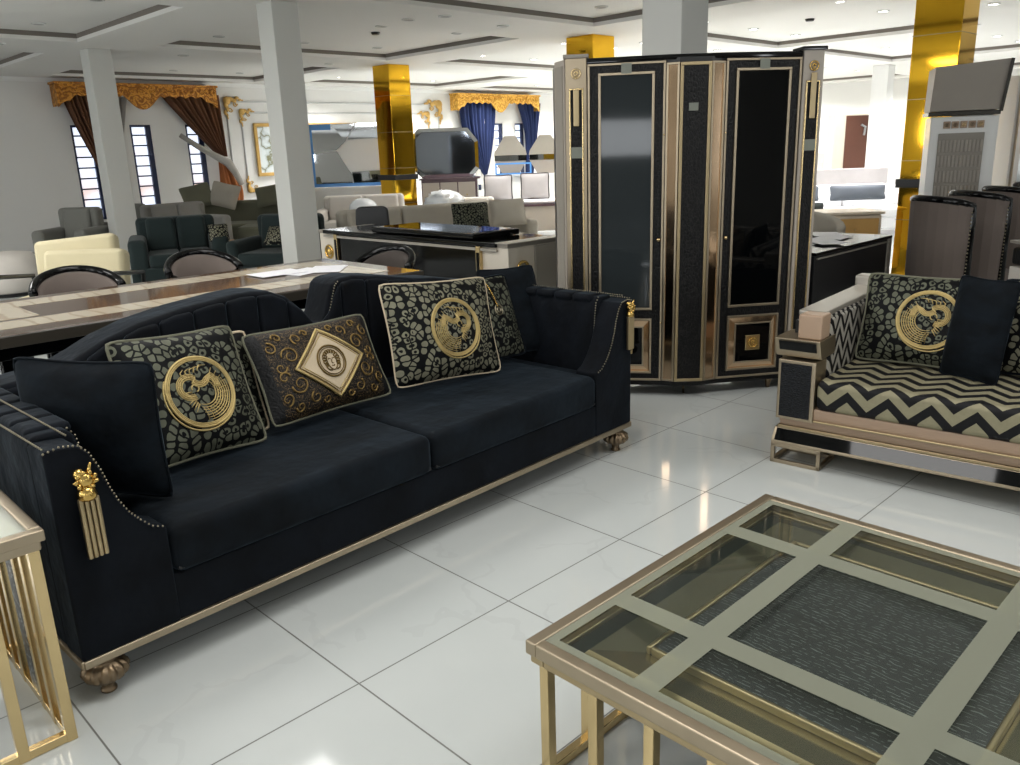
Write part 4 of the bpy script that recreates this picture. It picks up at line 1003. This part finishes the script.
crumple('bundle of white plastic wrap beside the foot of the left gold column',(8.5,10.05,.70),(.30,.26,.17),3)
# angular mirror with blue taped edge
def face_thing(name,label,cat,loc,rz): return thing(name,label,cat,loc,rz)
mr=face_thing('wall_mirror','large angular faceted mirror edged with blue protective tape','mirror',(9.04,13.28,.885),RZ)
Wm,Hm=1.75,1.12; x0=-.75
B(x0,x0+Wm,.02,.05,0,Hm).build('backing','white',mr)
mb=MB(); mb.box(x0,x0+.07,-.01,.02,0,Hm-.03); mb.box(x0,x0+Wm,-.01,.02,0,.06); mb.box(x0,x0+.42,-.01,.02,Hm-.1,Hm)
mb.build('blue_tape_edge','bluetape',mr)
def facet(pts,tx,tz,mat='mirror'):
    cx=sum(p[0] for p in pts)/len(pts); cz=sum(p[1] for p in pts)/len(pts)
    return MB().add([(x,-.002+(x-cx)*tx+(z-cz)*tz,z) for x,z in pts]+[(x,.019,z) for x,z in pts],[tuple(range(len(pts)))]+[(i,(i+1)%len(pts),len(pts)+(i+1)%len(pts),len(pts)+i) for i in range(len(pts))]).build('mirror_facet',mat,mr)
facet([(-.68,.62),(-.25,.66),(-.08,.8),(-.22,1.0),(-.34,1.1),(-.68,1.02)],.02,.015)
facet([(-.08,.8),(.12,1.12),(-.34,1.1),(-.22,1.0)],-.01,.02)
facet([(-.68,.06),(.0,.06),(.0,.22),(-.06,.3),(-.25,.64),(-.68,.6)],.02,.0)
facet([(.0,.28),(.85,.3),(.85,.84),(-.06,.8)],-.012,.0,'white')
facet([(.02,.06),(1.0,.06),(1.0,.28),(.0,.26)],.0,-.02)
facet([(-.04,.84),(1.0,.86),(1.0,1.12),(.15,1.12)],.0,.02)
mc=thing('console_table','low white console carrying the blue taped mirror','table',(9.04,13.28,0),RZ)
B(-.8,.9,-.16,.2,.83,.88).build('top','white',mc,bevel=.005); B(-.75,.85,-.12,.18,0,.83).build('body','white',mc,bevel=.005)
# octagonal mirror
dr=thing('dresser','plum brown dresser carrying the dark octagonal mirror','dresser',(10.0,11.7,0),RZ)
B(-.45,.55,-.25,.25,.0,.97).build('body','purple',dr,bevel=.01); B(-.48,.6,-.28,.28,.97,1.0).build('top','purple',dr,bevel=.005)
for k in range(3):
    d=B(-.43+k*.32,-.43+k*.32+.3,-.262,-.248,.5,.92).build('drawer','taupe',dr,bevel=.004); MB().ball((-.28+k*.32,-.275,.7),.015).build('knob','brass',d)
om=thing('octagonal_mirror','large dark framed octagonal mirror leaning right of the left gold column','mirror',(9.93,11.63,1.0),RZ+.1)
def octo(w,h,c): return [(-w/2+c,0),(w/2-c*.8,0),(w/2,c*.9),(w/2,h-c*1.4),(w/2-c*1.1,h),(-w/2+c*.8,h),(-w/2,h-c*.8),(-w/2,c)]
oc=octo(1.18,.85,.16); MB().prism(oc,0,.14,'y').build('frame','blk',om,bevel=.01)
MB().prism([(x*.88,.425+(z-.425)*.85) for x,z in oc],-.006,.002,'y').build('mirror_glass','darkmir',om)
n8=len(oc); MB().add([(x*.99,-.002,.425+(z-.425)*.985) for x,z in oc]+[(x*.89,-.012,.425+(z-.425)*.86) for x,z in oc],[(k,(k+1)%n8,n8+(k+1)%n8,n8+k) for k in range(n8)]).build('bevelled_border','mirror',om)
# bed with white bedding and silver cushions
bd=thing('bed','white bed with a taupe platform beyond the greige sofa','bed',(10.55,10.1,0),RZ)
B(-.6,1.55,-.2,.5,.08,.50).build('platform','taupe',bd,bevel=.01); B(-.62,1.57,-.22,.52,.50,.53).build('platform_edge','purple',bd)
B(-.55,1.5,-.1,.48,.53,.60).build('mattress','whitefab',bd,bevel=.05,seg=4)
small_pillow('silver cushion with dark edging on the white bed, left one of the two',(10.33,10.72,.80),RZ,.50,.46,'silverfab',12,trim='darktrim')
small_pillow('silver cushion with dark edging on the white bed, right one next to the cabinet',(10.72,10.2,.82),RZ,.50,.46,'silverfab',12,trim='darktrim')
bn=thing('console_table','white console under the pair of hexagonal mirrors','table',(11.85,11.75,0),RZ)
B(-.6,1.1,-.15,.25,0,.95).build('body','white',bn,bevel=.01); B(-.62,1.12,-.17,.27,.95,.98).build('top','white',bn,bevel=.005)
def hexmirror(label,loc):
    t=thing('hexagonal_mirror',label,'mirror',loc,RZ)
    MB().prism([(-.16,.0),(.16,.0),(.30,.24),(.30,.26),(-.30,.26),(-.30,.24)],.0,.05,'y').build('lower_half','taupe',t,bevel=.004)
    B(-.31,.31,-.01,.05,.26,.36).build('mirror_band','mirror',t)
    MB().prism([(-.32,.36),(.32,.36),(.30,.44),(.11,.72),(-.11,.72),(-.30,.44)],.0,.05,'y').build('upper_half','greigefab',t,bevel=.004)
    return t
hexmirror('taupe hexagonal mirror piece with a mirrored waist, left one below the blue curtains',(11.72,11.79,.98))
hexmirror('taupe hexagonal mirror piece with a mirrored waist, right one next to the cabinet',(12.2,11.31,.98))
tag(MB().frame(-.35,.35,0,.22,.03,0,.04).build('blue_taped_panel','bluetape',loc=(11.62,11.62,.981)),'small blue taped frame at the foot of the left hexagonal mirror','frame').rotation_euler=(0,0,RZ)
# ------------------------------------------------------------------ right side
rd=thing('black_desk','black desk with papers on its top, between the cabinet and the high backed chairs','desk',(4.98,2.34,0))
W=1.2
B(0,W-.06,.0,.55,.08,.745).build('body','blkm',rd,bevel=.006); B(-.0,W,-.01,.57,.745,.765).build('desktop','blk',rd,bevel=.004)
B(W-.06,W,-.01,.57,0,.745).build('end_panel','greige',rd,bevel=.005); B(0,.06,.05,.5,0,.08).build('foot','blkm',rd)
B(.02,W-.06,-.012,-.002,.72,.73).build('silver_line','slv',rd)
pp=thing('paper_sheets','loose white sheets spread over the black desk beside the cabinet','papers',(5.5,2.62,.766))
for k,(x,y,r) in enumerate(((-.2,0,.2),(.05,.05,-.4),(.3,-.02,.1),(.45,.1,.6),(-.02,-.12,.9))):
    MB().box(-.14,.14,-.1,.1,0,.002).xf(Matrix.Translation((x,y,.0025*k+.001))@Matrix.Rotation(r,4,'Z')).build('sheet','paper',pp)
# high backed dining chairs
def high_chair():
    t=thing('dining_chair',None,'chair')
    # local: faces -y; curved wing back at +y
    n=12; R0=.215; vs=[];fs=[]
    def pt(k,off,z):
        a=math.radians(-10+200*k/n)
        return ((R0+off)*math.cos(a),.02+(.16+off)*math.sin(a),z)
    def top(k):
        q=abs(k/n-.5)*2; return 1.03-.045*q**2
    for k in range(n+1):
        vs+= [pt(k,.02,.42),pt(k,.03,top(k)),pt(k,-.015,top(k)),pt(k,-.015,.42)]
    for k in range(n):
        for q in range(4): fs.append((k*4+q,k*4+(q+1)%4,(k+1)*4+(q+1)%4,(k+1)*4+q))
    fs+=[(0,1,2,3),(n*4+3,n*4+2,n*4+1,n*4)]
    MB().add(vs,fs).build('backrest','chairfab',t,smooth=False)
    MB().tube([pt(0,.02,.40)]+[pt(0,.012,z) for z in (.7,.95)]+[pt(k,.008,top(k)+.008) for k in range(n+1)]+[pt(n,.012,z) for z in (.95,.7)]+[pt(n,.02,.40)],.027,8).build('back_frame','blk',t,smooth=True)
    mb=MB()
    for k0 in (0,n):
        for i in range(22): 
            p=pt(k0,.03,.45+.024*i); mb.ball((p[0]*1.03,p[1]+.028,p[2]),.006,5,4)
    mb.build('nailheads','nail',t)
    B(-.2,.2,-.26,.14,.38,.48).build('seat','chairfab',t,bevel=.03,seg=3); B(-.205,.205,-.265,.15,.34,.385).build('seat_frame','blk',t,bevel=.006)
    for x,y in ((-.18,-.23),(.18,-.23),(-.16,.12),(.16,.12)): MB().lathe([(.014,0),(.025,.34)],x,y,10).build('leg','blk',t,smooth=True)
    return t
hc=high_chair(); HCs=['nearest to the gold column, first of the row','second of the row from the gold column','third of the row from the gold column','fourth of the row from the gold column','farthest of the row, at the right edge']
for k in range(5):
    loc=(6.13+.60*k,1.97-.05*k,0); rz=math.radians(58)
    lab='high backed taupe chair with black frame, '+HCs[k]
    if k==0: hc.location=loc; hc.rotation_euler=(0,0,rz); hc['label']=lab; hc['group']='high backed dining chairs'
    else: dup(hc,loc,rz,lab,'high backed dining chairs')
bs=thing('upholstered_bench','black framed bench with gold floral fabric behind the loveseat, at the right edge','bench',(5.33,1.07,0),RZ)
B(-.25,.7,-.15,.1,.74,.84).build('floral_band','baroque',bs,bevel=.02,seg=3); MB().frame(-.27,.72,.71,.87,.025,-.17,-.14).build('frame','blk',bs,bevel=.004); B(-.25,.7,-.13,.1,.2,.73).build('base','palefab',bs)
for x in (-.2,.65):
    for y in (-.1,.07): MB().lathe([(.015,0),(.022,.2)],x,y,8).build('leg','blk',bs)
B(-.26,.71,-.14,.11,.86,.875).build('top_edge','slv',bs)
# tall taupe cabinet with crown box
tc=thing('tall_cabinet','tall white cabinet with flared taupe crown and grey ribbed door panel, at the right','cabinet',(8.13,2.54,0),RZ-.34)
B(-.27,.26,0,.40,.0,1.60).build('carcass','white',tc,bevel=.006)
MB().add([(-.29,-.02,1.645),(.25,-.02,1.645),(.25,.40,1.645),(-.29,.40,1.645),(-.28,-.07,2.01),(.29,-.07,2.05),(.29,.40,2.05),(-.28,.40,2.01)],[(0,1,2,3),(4,5,6,7),(0,1,5,4),(1,2,6,5),(2,3,7,6),(3,0,4,7)]).build('crown_box','taupe',tc,bevel=.004)
B(-.30,.26,-.03,.40,1.605,1.64).build('dark_moulding','dtedge',tc,bevel=.003)
MB().beam((.26,-.03,1.63),(.295,-.08,2.05),.025,.025).build('crown_edge','dtedge',tc)
for k in range(5):
    pl=B(-.17+k*.066,-.115+k*.066,-.014,.0,1.50,1.56).build('ornament_square','rose',tc,bevel=.003); emb_round(MB(),-.1425+k*.066,1.53,.016,-.018).build('rosette','bronze' if k in (0,1,3) else 'brass',pl,smooth=True)
B(-.20,.16,-.016,-.0,.2,1.46).build('door_panel','greige',tc,bevel=.004)
mb=MB()
for k in range(12):
    x=-.195+k*.030
    for j in range(9): mb.box(x,x+.018,-.024,-.014,.26+j*.13,.26+j*.13+.10)
mb.build('ribbed_relief','taupe',tc,bevel=.004)
vt=thing('glass_vitrine','pale glass fronted vitrine at the right edge of the picture','vitrine',(9.75,2.2,0),RZ)
B(-.42,.9,.03,.45,0,1.98).build('carcass','white',vt,bevel=.005)
for k in range(2):
    d=MB().frame(-.40+k*.64,.22+k*.64,.1,1.94,.05,-.02,.03).build('door','slv',vt,bevel=.004); B(-.35+k*.64,.17+k*.64,-.005,.0,.15,1.89).build('glass','frostglass',d)
sp=thing('wall_speaker','small black speaker box high at the right edge, on top of the vitrine','speaker',(9.98,2.0,1.98),RZ)
B(-.1,.2,-.1,.15,0,.28).build('body','blkm',sp,bevel=.01); B(-.08,.18,-.105,-.1,.03,.25).build('grille','blk',sp)
# curved chair and tan drawer unit beyond the desk
cc=thing('curved_armchair','curved taupe tub chair behind the black desk','armchair',(7.3,3.62,0),RZ)
n=16; vs=[];fs=[]
for k in range(n+1):
    a=math.radians(-30+200*k/n)
    for rr,z in ((.42,.1),(.42,.80-.18*abs(k/n-.45)**1.3*2),(.34,.78-.18*abs(k/n-.45)**1.3*2),(.34,.1)): vs.append((rr*math.cos(a),rr*math.sin(a),z))
for k in range(n):
    for q in range(4): fs.append((k*4+q,k*4+(q+1)%4,(k+1)*4+(q+1)%4,(k+1)*4+q))
fs+=[(0,1,2,3),(n*4+3,n*4+2,n*4+1,n*4)]
MB().add(vs,fs).build('tub_back','greigefab',cc,bevel=.02); MB().lathe([(.3,.08),(.33,.2),(.33,.4),(.28,.45),(.1,.46)],n=24).build('seat','chairfab',cc,smooth=True); MB().lathe([(.25,0),(.28,.1)],n=24).build('base','blkm',cc)
tk=thing('drawer_unit','ivory low unit with tan wooden drawer fronts behind the black desk','drawers',(8.55,3.75,0),RZ)
B(-.45,.42,0,.5,.05,.68).build('body','ivory',tk,bevel=.03,seg=3); B(-.47,.44,-.02,.52,.68,.71).build('top','ivory',tk,bevel=.01)
d=B(-.12,.38,-.015,.0,.42,.64).build('drawer','tanwood',tk,bevel=.004); MB().ball((.13,-.025,.53),.012).build('knob','brass',d)
d=B(-.12,.38,-.015,.0,.15,.38).build('drawer','tanwood',tk,bevel=.004); MB().ball((.13,-.025,.27),.012).build('knob','brass',d)
B(-.22,-.14,-.015,0,.15,.64).build('dark_slot','woodbrown',tk)
# beds and benches further right
def simple_bed(label,loc,rz,w,l,h,hb,mat='whitefab',hm='palefab'):
    t=thing('bed',label,'bed',loc,rz)
    B(-w/2,w/2,-l/2,l/2,.06,h*.55).build('base',hm,t,bevel=.03); B(-w/2+.02,w/2-.02,-l/2+.02,l/2-.05,h*.55,h).build('mattress',mat,t,bevel=.06,seg=4)
    B(-w/2-.05,w/2+.05,l/2-.06,l/2+.08,.06,hb).build('headboard',hm,t,bevel=.03,seg=3); return t
simple_bed('white made bed far away in front of the brown wardrobe',(17.9,8.9,0),RZ,1.5,1.5,.58,1.15)
simple_bed('white bed with low grey headboard beside the distant white column',(16.4,6.9,0),RZ,1.5,1.3,.56,.86,'whitefab','silverfab')
simple_bed('white bed to the right of the distant white column, partly behind the gold column',(18.0,5.2,0),RZ,1.6,1.5,.56,.92,'whitefab','silverfab')
soft_sofa('sofa','white sofa in front of the distant beds','sofa',(12.9,5.6,0),RZ,2.6,.9,.60,.5,'whitefab',2,cmat='whitefab')
small_pillow('blue grey bolster on the distant white sofa, right one',(12.55,5.3,.66),RZ,.85,.22,'bluegrey',10,T=.2)
small_pillow('blue grey bolster on the distant white sofa, left one beside the cabinet',(12.0,5.95,.66),RZ,.6,.22,'bluegrey',10,T=.2)
small_pillow('dark green rounded cushion beside the cabinet edge, before the white sofa',(9.6,4.75,.56),RZ,.62,.3,'dgreen',10,T=.3)
soft_sofa('sofa','cream low sofa seen between the cabinet and the tub chair','sofa',(9.7,5.0,0),RZ,1.7,.85,.58,.5,'palefab',2)
wd=thing('wardrobe','tall brown wardrobe with a cream left side, far away at the right wall','wardrobe',(20.85,9.15,0),RZ)
B(-.35,.55,0,.5,0,2.0).build('carcass','cream',wd,bevel=.01); d=B(-.08,.55,-.03,.0,.05,1.97).build('door','woodbrown',wd,bevel=.005); MB().tube([(.28,-.06,1.75),(.38,-.06,1.7),(.36,-.06,1.5)],.03,6).build('handle','steel',d)
tp=thing('display_board','pale tall panel standing beside the distant white column','panel',(20.5,7.3,0),RZ)
B(-.1,.9,0,.1,0,2.3).build('board','palefab',tp,bevel=.01); B(.6,.66,-.03,0,0,2.3).build('edge_strip','steel',tp)
fp=thing('framed_picture','dark framed white picture near the gold column at the right','picture',(20.4,6.0,1.0),RZ)
MB().frame(-.05,.75,-.2,.95,.06,0,.04).build('picture_frame','blkm',fp); B(.01,.69,.01,.03,-.14,.89).build('picture','paper',fp); B(-.02,.72,0,.3,-1.0,-.2).build('stand','white',fp)
st=thing('stair_railing','steel stair railing far behind the right edge of the cabinet','railing',(22.0,10.75,0),RZ)
B(-1.4,.3,.0,.4,0,.75).build('stair_block','white',st)
mb=MB()
for k in range(4): mb.tube([(-1.3,0,1.95-.17*k+.0),(.3,0,1.55-.17*k)],.022,6)
mb.build('rails','steel',st)
for x in (-1.0,-.4,.2): MB().tube([(x,0,.75),(x,0,1.75-.24*(x+1))],.02,6).build('baluster','steel',st)
lamp=thing('wooden_lamp','small wooden lamp shape at the foot of the stair railing','lamp',(19.9,9.75,0),RZ)
B(-.25,.25,0,.3,0,.8).build('stand','white',lamp,bevel=.01); MB().lathe([(.2,.8),(.12,.9),(.05,1.0),(.1,1.08),(.06,1.15)],0,.15,16).build('turned_body','copper',lamp,smooth=True)
# ------------------------------------------------------------------ light
def area(name,loc,size,power,rot=(0,0,0),col=(1,1,1),sy=None):
    l=bpy.data.lights.new(name,'AREA'); l.energy=power; l.color=col; l.size=size
    if sy: l.shape='RECTANGLE'; l.size_y=sy
    o=bpy.data.objects.new(name,l); COL.objects.link(o); o.location=loc; o.rotation_euler=rot; return o
for (u,v,p) in ((1.0,1.6,37),(3.2,.4,31),(-2.2,2.5,40),(2.0,4.2,34),(-.5,6.0,54),(5.0,-2,42),(-2,10,110),(1.0,8.0,55)):
    area('overhead_fill_light',(u,v,2.86),1.1,p,col=(1,.985,.96))  # added overhead fill lamps, kept out of view
for v in (-4,0,4,8,12):
    area('window_light',(UMIN+.03,v,1.6),.7,60,rot=(0,math.radians(-90),0),col=(.93,.97,1),sy=1.9)  # added daylight fill on the plain unseen wall, no window modelled
for u in (-3,2,7,12):
    area('window_light',(u,VMIN+.03,1.6),.35,30,rot=(math.radians(90),0,0),col=(.93,.97,1),sy=1.9)  # added slim lamps for fill and window-like reflections, unseen
for (u,v,z) in SPOTS:
    l=bpy.data.lights.new('downlight_lamp','SPOT'); l.energy=225; l.spot_size=math.radians(140); l.spot_blend=.8; l.shadow_soft_size=.05; l.color=(1,.98,.95)
    o=bpy.data.objects.new('downlight_lamp',l); COL.objects.link(o); o.location=(u,v,z)
w=bpy.data.worlds.new('world'); scn.world=w; w.use_nodes=True
bg=w.node_tree.nodes['Background']; bg.inputs[0].default_value=(.92,.95,1,1); bg.inputs[1].default_value=.8
# ------------------------------------------------------------------ camera
cam=bpy.data.cameras.new('camera'); co=bpy.data.objects.new('camera',cam); COL.objects.link(co)
yaw,pitch,roll=.772851,.275713,-.034149
cp,sp_=math.cos(pitch),math.sin(pitch)
F=Vector((0,cp,-sp_)); R=Vector((1,0,0)); U=R.cross(F)
R2=R*math.cos(roll)+U*math.sin(roll); U2=-R*math.sin(roll)+U*math.cos(roll)
rot=Matrix.Rotation(-yaw,3,'Z'); F,R2,U2=rot@F,rot@R2,rot@U2
m=Matrix((R2,U2,-F)).transposed().to_4x4(); m.translation=(0,0,1.4506); co.matrix_world=m
cam.sensor_width=36; cam.lens=36*823.4/1020; cam.clip_start=.05; cam.clip_end=100
scn.camera=co
scn.view_settings.view_transform='Standard'; scn.view_settings.look='None'; scn.view_settings.exposure=0; scn.view_settings.gamma=1
